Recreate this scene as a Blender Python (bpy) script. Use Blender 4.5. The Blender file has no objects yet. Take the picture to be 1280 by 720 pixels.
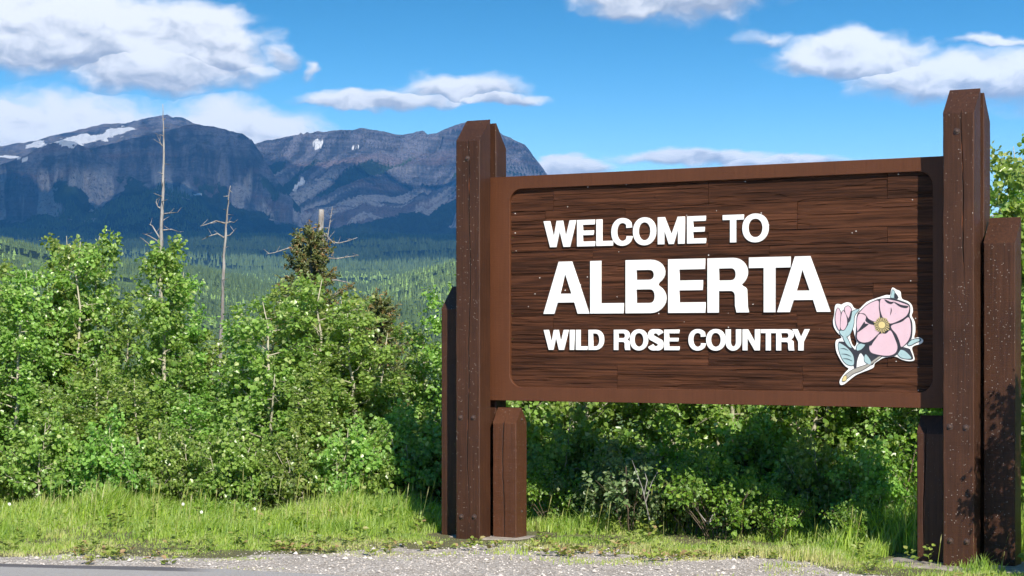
import bpy, bmesh, math, random
import numpy as np
from mathutils import Vector, Matrix

random.seed(7)
RNG = np.random.default_rng(11)
SC = bpy.context.scene
COL = SC.collection

# ------------------------------------------------------------------ camera
F, CX, HY, CAMZ = 2354.0, 640.0, 425.0, 1.55      # focal length in photo pixels, centre column, horizon row, eye height
cam_d = bpy.data.cameras.new('camera')
cam = bpy.data.objects.new('camera', cam_d); COL.objects.link(cam)
cam_d.sensor_width = 36.0
cam_d.lens = F / 1280.0 * 36.0
cam_d.shift_y = (HY - 360.0) / 1280.0
cam_d.clip_start = 0.1; cam_d.clip_end = 60000
cam.location = (0, 0, CAMZ); cam.rotation_euler = (math.radians(90), 0, 0)
SC.camera = cam

# ------------------------------------------------------------------ sun, exposure
SUN_EL = math.radians(36.0)
SUN_AZ = math.atan2(0.314, -0.949)                 # clockwise from +Y
sun_vec = Vector((math.sin(SUN_AZ) * math.cos(SUN_EL), math.cos(SUN_AZ) * math.cos(SUN_EL), math.sin(SUN_EL)))
sd = bpy.data.lights.new('sun', 'SUN'); sd.energy = 5.0; sd.angle = math.radians(0.53); sd.color = (1.0, 0.93, 0.83)
sun = bpy.data.objects.new('sun', sd); COL.objects.link(sun)
sun.rotation_euler = (-sun_vec).to_track_quat('-Z', 'Y').to_euler()
SC.view_settings.view_transform = 'Standard'; SC.view_settings.look = 'None'
SC.view_settings.exposure = 0.75; SC.view_settings.gamma = 1.0
SC.view_settings.use_curve_mapping = False
SC.cycles.use_denoising = True
SC.cycles.max_bounces = 6; SC.cycles.diffuse_bounces = 3; SC.cycles.glossy_bounces = 2
SC.cycles.transmission_bounces = 3; SC.cycles.volume_bounces = 1; SC.cycles.transparent_max_bounces = 4
SC.cycles.sample_clamp_indirect = 6.0
SC.cycles.use_adaptive_sampling = True; SC.cycles.adaptive_threshold = 0.02; SC.cycles.adaptive_min_samples = 12

# ------------------------------------------------------------------ node expression helper
class NX:
    """a socket with arithmetic: every operator adds a Math node"""
    def __init__(s, nt, sock): s.nt, s.s = nt, sock
    def _m(s, op, *a):
        n = s.nt.nodes.new('ShaderNodeMath'); n.operation = op
        for i, v in enumerate(a):
            if isinstance(v, NX): s.nt.links.new(v.s, n.inputs[i])
            else: n.inputs[i].default_value = v
        return NX(s.nt, n.outputs[0])
    def __add__(s, o): return s._m('ADD', s, o)
    def __sub__(s, o): return s._m('SUBTRACT', s, o)
    def __rsub__(s, o): return s._m('SUBTRACT', o, s)
    def __mul__(s, o): return s._m('MULTIPLY', s, o)
    def __truediv__(s, o): return s._m('DIVIDE', s, o)
    __radd__ = __add__; __rmul__ = __mul__
    def max(s, o): return s._m('MAXIMUM', s, o)
    def min(s, o): return s._m('MINIMUM', s, o)
    def gt(s, o): return s._m('GREATER_THAN', s, o)
    def pow(s, o): return s._m('POWER', s, o)
    def sqrt(s): return s._m('SQRT', s)
    def abs(s): return s._m('ABSOLUTE', s)
    def smax(s, o, d): return s._m('SMOOTH_MAX', s, o, d)
    def ss(s, a, b):
        n = s.nt.nodes.new('ShaderNodeMapRange'); n.interpolation_type = 'SMOOTHSTEP'
        s.nt.links.new(s.s, n.inputs['Value']); n.inputs['From Min'].default_value = a; n.inputs['From Max'].default_value = b
        return NX(s.nt, n.outputs['Result'])

def node(nt, kind, **kw):
    n = nt.nodes.new(kind)
    for k, v in kw.items(): setattr(n, k, v)
    return n
def setin(nt, sock, v):
    if isinstance(v, NX): nt.links.new(v.s, sock)
    elif isinstance(v, bpy.types.NodeSocket): nt.links.new(v, sock)
    else: sock.default_value = v
def noise(nt, vec, scale=5.0, detail=4.0, rough=0.5, dist=0.0, dim='3D'):
    n = node(nt, 'ShaderNodeTexNoise', noise_dimensions=dim)
    if vec is not None: setin(nt, n.inputs['Vector'], vec)
    n.inputs['Scale'].default_value = scale; n.inputs['Detail'].default_value = detail
    n.inputs['Roughness'].default_value = rough; n.inputs['Distortion'].default_value = dist
    return NX(nt, n.outputs['Fac'])
def mixc(nt, fac, a, b):
    n = node(nt, 'ShaderNodeMix', data_type='RGBA')
    setin(nt, n.inputs[0], fac)
    for i, v in ((6, a), (7, b)):
        setin(nt, n.inputs[i], v if not isinstance(v, tuple) else (*v, 1.0)[:4])
    return n.outputs[2]
def vmul(nt, vec, s):
    n = node(nt, 'ShaderNodeVectorMath', operation='MULTIPLY'); setin(nt, n.inputs[0], vec); n.inputs[1].default_value = s
    return n.outputs[0]
def vadd(nt, vec, s):
    n = node(nt, 'ShaderNodeVectorMath', operation='ADD'); setin(nt, n.inputs[0], vec); setin(nt, n.inputs[1], s)
    return n.outputs[0]
def comb(nt, x, y, z):
    n = node(nt, 'ShaderNodeCombineXYZ')
    for i, v in enumerate((x, y, z)): setin(nt, n.inputs[i], v)
    return n.outputs[0]
def sep(nt, vec):
    n = node(nt, 'ShaderNodeSeparateXYZ'); setin(nt, n.inputs[0], vec)
    return [NX(nt, o) for o in n.outputs]

# ------------------------------------------------------------------ world: Nishita sky with clouds at their bearings
def build_world():
    w = bpy.data.worlds.new('World'); SC.world = w; w.use_nodes = True
    w.cycles.sampling_method = 'MANUAL'; w.cycles.sample_map_resolution = 512
    nt = w.node_tree; nt.nodes.clear()
    out = node(nt, 'ShaderNodeOutputWorld'); bg = node(nt, 'ShaderNodeBackground')
    nt.links.new(bg.outputs[0], out.inputs[0])
    bg.inputs['Strength'].default_value = 0.09
    sky = node(nt, 'ShaderNodeTexSky', sky_type='NISHITA')
    sky.sun_disc = False; sky.sun_elevation = SUN_EL; sky.sun_rotation = SUN_AZ
    sky.altitude = 1500; sky.air_density = 1.0; sky.dust_density = 0.25; sky.ozone_density = 2.2
    hs = node(nt, 'ShaderNodeHueSaturation'); hs.inputs['Saturation'].default_value = 1.3; hs.inputs['Value'].default_value = 1.27; hs.inputs['Hue'].default_value = 0.484
    nt.links.new(sky.outputs[0], hs.inputs['Color'])
    tc = node(nt, 'ShaderNodeTexCoord')
    gx, gy, gz = sep(nt, tc.outputs['Generated'])
    nt.links.new(comb(nt, gx, gy, gz * (gz.ss(0.07, 0.20) * 1.3 + 1.0)), sky.inputs['Vector'])   # clear mountain air: the blue deepens quickly above the horizon
    setin(nt, hs.inputs['Value'], gz.ss(0.11, 0.19) * 0.16 + 1.12)
    x, y, z = sep(nt, tc.outputs['Generated'])
    deg = 57.29578
    az = x._m('ARCTAN2', x, y) * deg                 # bearing in degrees, 0 = north
    el = z._m('ARCSINE', z) * deg                    # altitude in degrees
    P = comb(nt, az, el * 1.7, 0.0)
    warp = noise(nt, vmul(nt, P, (0.55, 0.55, 1)), 1.0, 3.0, 0.55)
    warp2 = noise(nt, vadd(nt, vmul(nt, P, (0.55, 0.55, 1)), (31.0, 7.0, 0.0)), 1.0, 3.0, 0.55)
    waz = az + (warp - 0.5) * 1.5
    wel = el + (warp2 - 0.5) * 0.9
    P2 = comb(nt, waz, wel * 1.7, 3.0)
    n1 = noise(nt, P2, 0.7, 7.0, 0.52)
    n1b = noise(nt, vadd(nt, P2, (0.25, 0.5, 0.0)), 0.7, 5.0, 0.52)
    def pa(px, py):
        a = math.atan((px - CX) / F); return math.degrees(a), math.degrees(math.atan((HY - py) / F * math.cos(a)))
    # px, py of the centre, half width, half height above and below the centre, weight
    blobs = [(90, 46, 190, 70, 56, 1.15), (240, 56, 112, 60, 52, 1.1), (195, 78, 150, 40, 46, .95),
             (70, 196, 210, 86, 40, 1.1), (275, 196, 175, 78, 30, 1.1), (10, 175, 140, 60, 40, .9),
             (470, 127, 125, 17, 13, .95), (575, 112, 90, 26, 20, .95), (620, 124, 70, 12, 10, .8),
             (840, -12, 150, 40, 46, 1.0), (790, 0, 90, 20, 20, .7),
             (1070, 74, 115, 38, 28, 1.0), (1200, 98, 140, 38, 36, 1.0), (1330, 95, 140, 48, 50, 1.0),
             (870, 195, 120, 14, 16, .8), (970, 200, 110, 10, 14, .7), (710, 207, 60, 13, 20, .9),
             (348, 70, 26, 16, 20, .45), (392, 88, 14, 12, 14, .4), (950, 45, 40, 12, 14, .4), (1250, 50, 90, 8, 8, .5)]
    M = None; G = None
    for (px, py, rx, rt, rb, wt) in blobs:
        ca, ce = pa(px, py); s = math.degrees(1 / F)
        dx = (waz - ca) * (1 / (rx * s)); dz = wel - ce
        up = dz.gt(0.0)
        dy = dz * (up * (1 / (rt * s)) + (1.0 - up) * (1 / (rb * s)))
        m = (1.0 - (dx * dx + dy * dy).sqrt()) * wt
        g = dy.min(1.0).max(-1.0)
        if M is None: M, G = m, g
        else:
            k = m.gt(M); G = k * g + (1.0 - k) * G
            M = M.smax(m, 0.12)
    # unseen scattered cumulus beyond the frame, thinned and dimmed to lower the fill light
    far = (((az * (1 / 19.0)) * (az * (1 / 19.0)) + ((el - 4.0) * (1 / 9.5)) * ((el - 4.0) * (1 / 9.5))).sqrt()).ss(1.0, 1.35)
    D3 = vmul(nt, tc.outputs['Generated'], (1.0, 1.0, 1.9))
    nf = noise(nt, D3, 3.2, 8.0, 0.58)
    Mf = (nf - 0.60) * 4.0 * z.ss(0.0, 0.06)
    dens = M * 1.45 + (n1 - 0.46) * 1.25
    alpha = dens.ss(-0.04, 0.62) * M.ss(-0.25, 0.08)
    alpha = alpha * (1.0 - far) + Mf.ss(0.0, 0.5) * far
    relief = (n1 - n1b) * 2.4
    lit = (G * 0.85 + relief + 0.70)
    lit = lit.ss(-0.15, 1.05)
    lit = lit * (1.0 - far) + far * 0.6
    ccol = mixc(nt, lit, (3.1, 3.5, 4.3), (8.3, 8.4, 8.5))
    fin = mixc(nt, alpha * 0.97, hs.outputs[0], ccol)
    nt.links.new(fin, bg.inputs['Color'])
build_world()

# ------------------------------------------------------------------ geometry helpers
def link(name, me, mat=None, parent=None, kind=None, label=None, cat=None, group=None):
    o = bpy.data.objects.new(name, me); COL.objects.link(o)
    if mat is not None and me is not None:
        for m in (mat if isinstance(mat, (list, tuple)) else [mat]): me.materials.append(m)
    if parent is not None: o.parent = parent
    if kind: o['kind'] = kind
    if label: o['label'] = label
    if cat: o['category'] = cat
    if group: o['group'] = group
    return o
def np_mesh(name, verts, faces, attr=None, smooth=False, domain='FACE'):
    """verts (n,3); faces: (m,k) array or list of such arrays"""
    me = bpy.data.meshes.new(name)
    fs = faces if isinstance(faces, list) else [faces]
    fs = [np.asarray(f, dtype=np.int32) for f in fs if len(f)]
    verts = np.asarray(verts, dtype=np.float32)
    me.vertices.add(len(verts)); me.vertices.foreach_set('co', verts.ravel())
    loops = np.concatenate([f.ravel() for f in fs]); sizes = np.concatenate([np.full(len(f), f.shape[1], np.int32) for f in fs])
    me.loops.add(len(loops)); me.loops.foreach_set('vertex_index', loops)
    me.polygons.add(len(sizes)); starts = np.zeros(len(sizes), np.int32); starts[1:] = np.cumsum(sizes)[:-1]
    me.polygons.foreach_set('loop_start', starts); me.polygons.foreach_set('loop_total', sizes)
    if attr:
        for k, v in attr.items():
            a = me.attributes.new(k, 'FLOAT', domain); a.data.foreach_set('value', np.asarray(v, np.float32))
    me.update(calc_edges=True)
    me.polygons.foreach_set('use_smooth', np.full(len(sizes), smooth, bool))
    return me
class TB:
    """tube collector"""
    def __init__(s): s.v = []; s.q = []; s.t = []
    def tube(s, pts, rad, n=5, cap=True):
        base = len(s.v); pts = [Vector(p) for p in pts]; m = len(pts)
        ref = Vector((0.31, 0.95, 0.1))
        for i, p in enumerate(pts):
            d = (pts[min(i + 1, m - 1)] - pts[max(i - 1, 0)]).normalized()
            a = d.cross(ref)
            if a.length < 1e-3: a = d.cross(Vector((1, 0, 0)))
            a.normalize(); b = d.cross(a)
            for k in range(n):
                t = 2 * math.pi * k / n
                s.v.append(p + (a * math.cos(t) + b * math.sin(t)) * rad[i])
        for i in range(m - 1):
            for k in range(n):
                k2 = (k + 1) % n
                s.q.append((base + i * n + k, base + i * n + k2, base + (i + 1) * n + k2, base + (i + 1) * n + k))
        if cap:
            e = base + (m - 1) * n
            for k in range(1, n - 1): s.t.append((e, e + k, e + k + 1))
    def mesh(s, name, smooth=True):
        return np_mesh(name, [tuple(v) for v in s.v], [np.array(s.q).reshape(-1, 4), np.array(s.t).reshape(-1, 3)], smooth=smooth)
def bm_mesh(bm, name):
    me = bpy.data.meshes.new(name); bm.to_mesh(me); bm.free(); return me

# value noise in numpy
def vnoise(x, y, seed=0):
    xi = np.floor(x).astype(np.int64); yi = np.floor(y).astype(np.int64); fx = x - xi; fy = y - yi
    def h(a, b):
        n = (a * 374761393 + b * 668265263 + seed * 974634777) & 0x7fffffff
        n = ((n ^ (n >> 13)) * 1274126177) & 0x7fffffff
        n = n ^ (n >> 16)
        return (n & 0xffff) / 65535.0
    sx = fx * fx * (3 - 2 * fx); sy = fy * fy * (3 - 2 * fy)
    a = h(xi, yi); b = h(xi + 1, yi); c = h(xi, yi + 1); d = h(xi + 1, yi + 1)
    return (a * (1 - sx) + b * sx) * (1 - sy) + (c * (1 - sx) + d * sx) * sy
def fbm(x, y, oct=5, seed=0, gain=0.5, ridged=False):
    s = 0.0; a = 1.0; t = 0.0
    for o in range(oct):
        n = vnoise(x * 2 ** o + o * 17.3, y * 2 ** o - o * 9.1, seed + o)
        if ridged: n = 1 - np.abs(2 * n - 1)
        s = s + a * n; t += a; a *= gain
    return s / t
def sstep(x, a, b):
    t = np.clip((x - a) / (b - a), 0, 1); return t * t * (3 - 2 * t)

# ------------------------------------------------------------------ materials
def mat(name):
    m = bpy.data.materials.new(name); m.use_nodes = True
    nt = m.node_tree; return m, nt, nt.nodes['Principled BSDF']
def attr(nt, name):
    a = node(nt, 'ShaderNodeAttribute', attribute_name=name); return NX(nt, a.outputs['Fac'])
def bump(nt, b, h, strength=0.5, dist=0.01):
    n = node(nt, 'ShaderNodeBump'); n.inputs['Strength'].default_value = strength; n.inputs['Distance'].default_value = dist
    setin(nt, n.inputs['Height'], h); nt.links.new(n.outputs[0], b.inputs['Normal'])
def objco(nt): return node(nt, 'ShaderNodeTexCoord').outputs['Object']
def geopos(nt): return node(nt, 'ShaderNodeNewGeometry').outputs['Position']

def leaf_material(name, c_dark, c_light, c_tip, trans=0.32, rough=0.42):
    m, nt, b = mat(name)
    v = attr(nt, 'var')
    oi = node(nt, 'ShaderNodeObjectInfo'); rnd = NX(nt, oi.outputs['Random'])
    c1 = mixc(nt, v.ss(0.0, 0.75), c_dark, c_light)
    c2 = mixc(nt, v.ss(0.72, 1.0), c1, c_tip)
    hs = node(nt, 'ShaderNodeHueSaturation'); nt.links.new(c2, hs.inputs['Color'])
    setin(nt, hs.inputs['Hue'], rnd * 0.04 + 0.477); setin(nt, hs.inputs['Value'], rnd * 0.35 + 0.85)
    # underside paler
    geo = node(nt, 'ShaderNodeNewGeometry')
    under = mixc(nt, NX(nt, geo.outputs['Backfacing']) * 0.35, hs.outputs[0], (0.16, 0.2, 0.11))
    nt.links.new(under, b.inputs['Base Color'])
    b.inputs['Roughness'].default_value = rough; b.inputs['Specular IOR Level'].default_value = 0.6
    tr = node(nt, 'ShaderNodeBsdfTranslucent')
    hs2 = node(nt, 'ShaderNodeHueSaturation'); nt.links.new(under, hs2.inputs['Color'])
    hs2.inputs['Saturation'].default_value = 1.25; hs2.inputs['Value'].default_value = 1.5; hs2.inputs['Hue'].default_value = 0.485
    nt.links.new(hs2.outputs[0], tr.inputs['Color'])
    mx = node(nt, 'ShaderNodeMixShader'); mx.inputs[0].default_value = trans
    nt.links.new(b.outputs[0], mx.inputs[1]); nt.links.new(tr.outputs[0], mx.inputs[2])
    nt.links.new(mx.outputs[0], nt.nodes['Material Output'].inputs['Surface'])
    return m
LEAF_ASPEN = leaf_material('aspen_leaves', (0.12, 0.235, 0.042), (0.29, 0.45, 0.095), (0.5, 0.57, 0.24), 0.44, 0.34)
LEAF_WILLOW = leaf_material('willow_leaves', (0.08, 0.15, 0.045), (0.16, 0.24, 0.085), (0.26, 0.32, 0.14), 0.36)
LEAF_ROSE = leaf_material('rose_leaves', (0.10, 0.23, 0.025), (0.2, 0.37, 0.045), (0.33, 0.45, 0.08), 0.42)
GRASS_MAT = leaf_material('grass_blades', (0.19, 0.33, 0.04), (0.41, 0.54, 0.095), (0.58, 0.56, 0.25), 0.38, 0.5)
SPRUCE_MAT = leaf_material('spruce_needles', (0.06, 0.09, 0.02), (0.14, 0.16, 0.03), (0.27, 0.16, 0.06), 0.15, 0.5)

def bark_aspen():
    m, nt, b = mat('aspen_bark'); p = objco(nt)
    n1 = noise(nt, vmul(nt, p, (14, 14, 30)), 1.0, 4); n2 = noise(nt, p, 3.0, 3)
    c = mixc(nt, n2.ss(0.35, 0.7), (0.42, 0.39, 0.29), (0.3, 0.29, 0.2))
    c = mixc(nt, n1.ss(0.62, 0.72), c, (0.06, 0.05, 0.04))
    nt.links.new(c, b.inputs['Base Color']); b.inputs['Roughness'].default_value = 0.75
    bump(nt, b, n1, 0.4, 0.004); return m
BARK = bark_aspen()
def wood_dead():
    m, nt, b = mat('weathered_dead_wood'); p = objco(nt)
    n1 = noise(nt, vmul(nt, p, (30, 30, 5)), 1.0, 5, 0.6); n2 = noise(nt, p, 4.0, 3)
    c = mixc(nt, n1.ss(0.3, 0.7), (0.12, 0.11, 0.105), (0.36, 0.345, 0.33))
    c = mixc(nt, n2.ss(0.5, 0.75), c, (0.2, 0.165, 0.145))
    nt.links.new(c, b.inputs['Base Color']); b.inputs['Roughness'].default_value = 0.85
    bump(nt, b, n1, 0.6, 0.006); return m
DEAD = wood_dead()

def post_mat(name, base, streak, scale=1.0, seed=0.0, speck=True):
    """brown painted sawn timber; white paint flecks"""
    m, nt, b = mat(name); p = vadd(nt, objco(nt), (seed, seed * 2, 0.0))
    g = noise(nt, vmul(nt, p, (60, 60, 2.2)), 1.0, 5, 0.6)
    saw = noise(nt, vmul(nt, p, (10, 10, 170)), 1.0, 2, 0.5)
    big = noise(nt, p, 2.3, 4, 0.6)
    c = mixc(nt, (g * 0.6 + big * 0.5).ss(0.35, 0.8), base, streak)
    c = mixc(nt, big.ss(0.62, 0.78) * 0.5, c, tuple(v * 0.55 for v in base))
    h = g * 0.5 + saw * 0.5
    if speck:
        vo = node(nt, 'ShaderNodeTexVoronoi', feature='F1'); vo.inputs['Scale'].default_value = 105
        setin(nt, vo.inputs['Vector'], vadd(nt, p, vmul(nt, p, (0, 0, 0))))
        d = NX(nt, vo.outputs['Distance']); rc = sep(nt, vo.outputs['Color'])
        pat = noise(nt, p, 5.0, 3, 0.6)
        sp = (0.30 * rc[1] - d).ss(0.0, 0.05) * rc[0].gt(0.82) * (pat + rc[2] * 0.25).ss(0.46, 0.6)
        c = mixc(nt, sp * 0.8, c, (0.5, 0.44, 0.4))
        h = h + sp * 0.6
    nt.links.new(c, b.inputs['Base Color'])
    b.inputs['Roughness'].default_value = 0.5; b.inputs['Specular IOR Level'].default_value = 0.28
    bump(nt, b, h, 0.5, 0.005); return m
POST = post_mat('post_brown_paint', (0.032, 0.0135, 0.0075), (0.07, 0.029, 0.015), seed=0.0)
POST2 = post_mat('post_red_brown_paint', (0.058, 0.023, 0.011), (0.092, 0.036, 0.018), seed=5.3)
FRAME = post_mat('frame_brown_paint', (0.078, 0.028, 0.012), (0.1, 0.036, 0.016), seed=9.1, speck=False)
def raw_wood():
    m, nt, b = mat('raw_cracked_wood'); p = objco(nt)
    n1 = noise(nt, vmul(nt, p, (25, 25, 3.1)), 1.0, 4, 0.6)
    c = mixc(nt, n1.ss(0.55, 0.66), (0.015, 0.009, 0.007), (0.36, 0.11, 0.04))
    nt.links.new(c, b.inputs['Base Color']); b.inputs['Roughness'].default_value = 0.8; return m
RAW = raw_wood()
def plank_mat():
    m, nt, b = mat('carved_plank_stain'); p = objco(nt)
    oi = node(nt, 'ShaderNodeObjectInfo'); rnd = NX(nt, oi.outputs['Random'])
    off = comb(nt, rnd * 37.0, 0.0, rnd * 11.0); p = vadd(nt, p, off)
    s1 = noise(nt, vmul(nt, p, (2.2, 4, 55)), 1.0, 6, 0.62); s2 = noise(nt, vmul(nt, p, (1.2, 3, 16)), 1.0, 4, 0.55)
    fine = noise(nt, vmul(nt, p, (7, 7, 190)), 1.0, 3, 0.6)
    c = mixc(nt, (s1 * 0.7 + s2 * 0.45 + rnd * 0.08).ss(0.45, 0.78), (0.027, 0.0115, 0.0065), (0.084, 0.032, 0.0155))
    c = mixc(nt, s2.ss(0.56, 0.72) * 0.55, c, (0.11, 0.043, 0.023))
    vo = node(nt, 'ShaderNodeTexVoronoi', feature='F1'); vo.inputs['Scale'].default_value = 34; setin(nt, vo.inputs['Vector'], p)
    rc = sep(nt, vo.outputs['Color']); d = NX(nt, vo.outputs['Distance'])
    sp = (0.2 * rc[1] - d).ss(0.0, 0.06) * rc[0].gt(0.93)
    c = mixc(nt, sp, c, (0.6, 0.57, 0.55))
    nt.links.new(c, b.inputs['Base Color']); b.inputs['Roughness'].default_value = 0.55
    b.inputs['Specular IOR Level'].default_value = 0.14
    bump(nt, b, s1 * 0.6 + fine * 0.5, 0.42, 0.006); return m
PLANK = plank_mat()
def flat_mat(name, col, rough=0.5, var=0.08, sc=12.0):
    m, nt, b = mat(name); p = objco(nt); n1 = noise(nt, p, sc, 4, 0.6)
    c = mixc(nt, n1.ss(0.3, 0.75), tuple(v * (1 - var) for v in col), tuple(min(1, v * (1 + var)) for v in col))
    nt.links.new(c, b.inputs['Base Color']); b.inputs['Roughness'].default_value = rough; return m
WHITE = flat_mat('white_sign_paint', (0.8, 0.8, 0.79), 0.5, 0.04)
PINK = flat_mat('rose_pink_paint', (0.64, 0.45, 0.51), 0.5, 0.04)
INK = flat_mat('dark_ink_paint', (0.03, 0.03, 0.04), 0.5, 0.2)
TEAL = flat_mat('pale_teal_paint', (0.34, 0.48, 0.5), 0.5, 0.05)
TAN = flat_mat('grey_tan_paint', (0.33, 0.31, 0.27), 0.5, 0.1)
YELLOW = flat_mat('pale_yellow_paint', (0.62, 0.5, 0.22), 0.5, 0.05)
IRON = flat_mat('brown_bolt_paint', (0.06, 0.036, 0.028), 0.4, 0.2)
def concrete():
    m, nt, b = mat('concrete_footing'); p = objco(nt); n1 = noise(nt, p, 9, 6, 0.65); n2 = noise(nt, p, 90, 3)
    c = mixc(nt, n1.ss(0.3, 0.7), (0.2, 0.17, 0.14), (0.34, 0.3, 0.26)); nt.links.new(c, b.inputs['Base Color'])
    b.inputs['Roughness'].default_value = 0.9; bump(nt, b, n1 + n2 * 0.3, 0.5, 0.01); return m
CONC = concrete()

# ------------------------------------------------------------------ where things stand
def at(px, py, Y):                                   # photo pixel at depth Y -> world point
    return Vector(((px - CX) / F * Y, Y, CAMZ - (py - HY) / F * Y))
ANG = math.radians(28.68)
SU = Vector((math.cos(ANG), -math.sin(ANG), 0)); SW = Vector((math.sin(ANG), math.cos(ANG), 0))
SO = Vector((-0.4389, 14.7, 0.0))                    # left front corner of the left tall post
TW, TD, GAP, BD, LSPAN = 0.2134, 0.1757, 0.0867, 0.1702, 3.851
def on_sign(px, py, w):                              # photo pixel -> (u, z) on the plane w of the sign
    d = Vector(((px - CX) / F, 1.0, -(py - HY) / F)); o = Vector((0, 0, CAMZ))
    t = (w - (o - SO).dot(SW)) / d.dot(SW); q = o + d * t - SO
    return q.dot(SU), q.z

# ------------------------------------------------------------------ terrain
def pxs(theta): return CX + F * np.tan(np.clip(theta, -1.4, 1.4))
def hz(py, r, px):                                   # height that shows at row py at range r (bearing of px)
    c = np.cos(np.arctan((np.asarray(px) - CX) / F)); return CAMZ + (HY - np.asarray(py, float)) / F * r * c
PROF_R = [0, 19, 24, 40, 80, 200, 500, 900, 1500, 2200, 3000, 3800, 4500, 5400, 6200, 7000, 9000, 14000]
PROF_Z = [0, 0, -.4, -2.6, -9, -21, -20, -9, 14, 48, 95, 150, 212, 290, 350, 400, 470, 500]
BODIES = [  # range of the crest, ridge polyline (px, py), drop profile towards the viewer (run, drop), name
    (9000, [(-700, 260), (-300, 215), (-120, 197), (0, 186), (30, 181), (60, 172), (100, 164), (140, 157), (190, 150), (208, 147), (228, 148), (240, 154), (330, 200), (500, 260), (700, 300)],
     [(0, 0), (500, 60), (1200, 190), (2200, 420), (3600, 700)]),
    (6900, [(-60, 260), (60, 215), (112, 185), (150, 176), (190, 166), (235, 155.5), (249, 153.5), (262, 157), (285, 163), (303, 167), (315, 175), (327, 192), (345, 222), (372, 255), (400, 285), (460, 310)],
     [(0, 0), (60, 60), (160, 110), (230, 200), (420, 290), (560, 360), (900, 480), (1500, 700)]),
    (6400, [(-700, 250), (-260, 232), (-120, 225), (-40, 214), (0, 206), (22, 197), (38, 190), (55, 181), (78, 175.5), (95, 177), (112, 186), (124, 194), (142, 207), (165, 222), (190, 236), (215, 246), (255, 252), (300, 263), (350, 276), (400, 290), (470, 310)],
     [(0, 0), (40, 40), (150, 95), (210, 160), (420, 260), (760, 345), (1500, 600)]),
    (7700, [(250, 225), (300, 186), (330, 176), (350, 172), (385, 166), (410, 163.5), (455, 160.5), (480, 164), (497, 167.5), (513, 166.5), (528, 163), (535, 168.5), (546, 166), (560, 159), (577, 152.5), (602, 152), (626, 166), (642, 174), (656, 180), (664, 190), (673, 203), (684, 218), (705, 238), (770, 272), (900, 300), (1400, 320), (2400, 315)],
     [(0, 0), (50, 20), (110, 95), (300, 180), (420, 250), (640, 340), (900, 430), (1500, 680)]),
    (2300, [(-700, 300), (-100, 300), (0, 305), (40, 313), (90, 324), (170, 332), (250, 340), (330, 356), (420, 385), (500, 420)],
     [(0, 0), (300, 14), (800, 60), (1600, 140)]),
    (2500, [(300, 400), (400, 384), (440, 370), (500, 348), (540, 336), (575, 326), (650, 312), (800, 300), (1200, 290), (2400, 290)],
     [(0, 0), (300, 22), (800, 75), (1700, 170)])]
def terrain(theta, r):
    """height and rock/forest/snow weights at bearing theta and range r (arrays)"""
    px = pxs(theta); front = sstep(np.cos(theta), 0.15, 0.55)
    s = theta * 6800.0
    z0 = np.interp(r, PROF_R, PROF_Z)
    roll = (fbm(theta * r / 420.0 + 3, r / 520.0, 4, 5) - 0.5)
    z0 = z0 + roll * np.clip((r - 150) * 0.03, 0, 42)
    z = z0 * front + (1 - front) * np.clip((r - 60) * 0.004, 0, 30) * (0.6 + roll)
    rock = np.zeros_like(r); own = np.full(r.shape, -1)
    wx = (fbm(s / 500.0, r / 500.0, 3, 77) - 0.5) * 260
    for i, (rr, ridge, prof) in enumerate(BODIES):
        rp = np.array(ridge, float)
        crest_r = rr + (fbm(s / 900.0 + i * 9, s * 0, 3, 40 + i) - 0.5) * (420 if i < 4 else 250)
        jag = (fbm(px / 9.0, px * 0 + i, 3, 60 + i) - 0.5) * (3.0 if i in (1, 2, 3) else 1.2)
        zr = hz(np.interp(px, rp[:, 0], rp[:, 1]) + jag, crest_r, px)
        d = crest_r - r
        if i < 4:
            sk = 0.0
            if i == 3: sk = np.clip(d, 0, 900) * 0.9       # the gullies of the right-hand peak run down to the left
            g1 = fbm((s + sk + wx * .6) / 150.0, r / 900.0, 4, 20 + i, ridged=True)
            g2 = fbm((s + sk * 1.2) / 46.0, r / 240.0, 4, 30 + i, ridged=True)
            dd = d + (0.5 - g1) * 270 * sstep(d, 0, 220) + (0.5 - g2) * 110 * sstep(d, 0, 120)
        else:
            dd = d + (fbm(s / 300.0, r / 200.0, 3, 90 + i) - 0.5) * 60
        drop = np.interp(np.maximum(dd, 0), [p[0] for p in prof], [p[1] for p in prof]) + np.maximum(dd - prof[-1][0], 0) * 0.5
        drop = np.where(d < 0, (-d) * (0.12 if i != 1 else 0.3), drop)
        zb = zr - drop
        if i < 4:
            st = 34.0; q = (zb + wx * 0.12) / st; fr = q - np.floor(q)
            zb = zb + (sstep(fr, 0.25, 0.75) - fr) * st * 0.16 * sstep(drop, 4, 30) * sstep(fbm(s / 240.0, zb / 90.0, 3, 51 + i), 0.3, 0.55)
            zb = zb - 60 * (1 - sstep(px, rp[0, 0], rp[0, 0] + 60))
        hit = zb > z
        z = np.where(hit & (front > 0.3), zb, z); own = np.where(hit & (front > 0.3), i, own)
    return z, own, px
def ground_z(X, Y):
    r = np.hypot(X, Y); th = np.arctan2(X, Y)
    z, _, _ = terrain(np.atleast_1d(np.asarray(th, float)), np.atleast_1d(np.asarray(r, float)))
    return z

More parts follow.
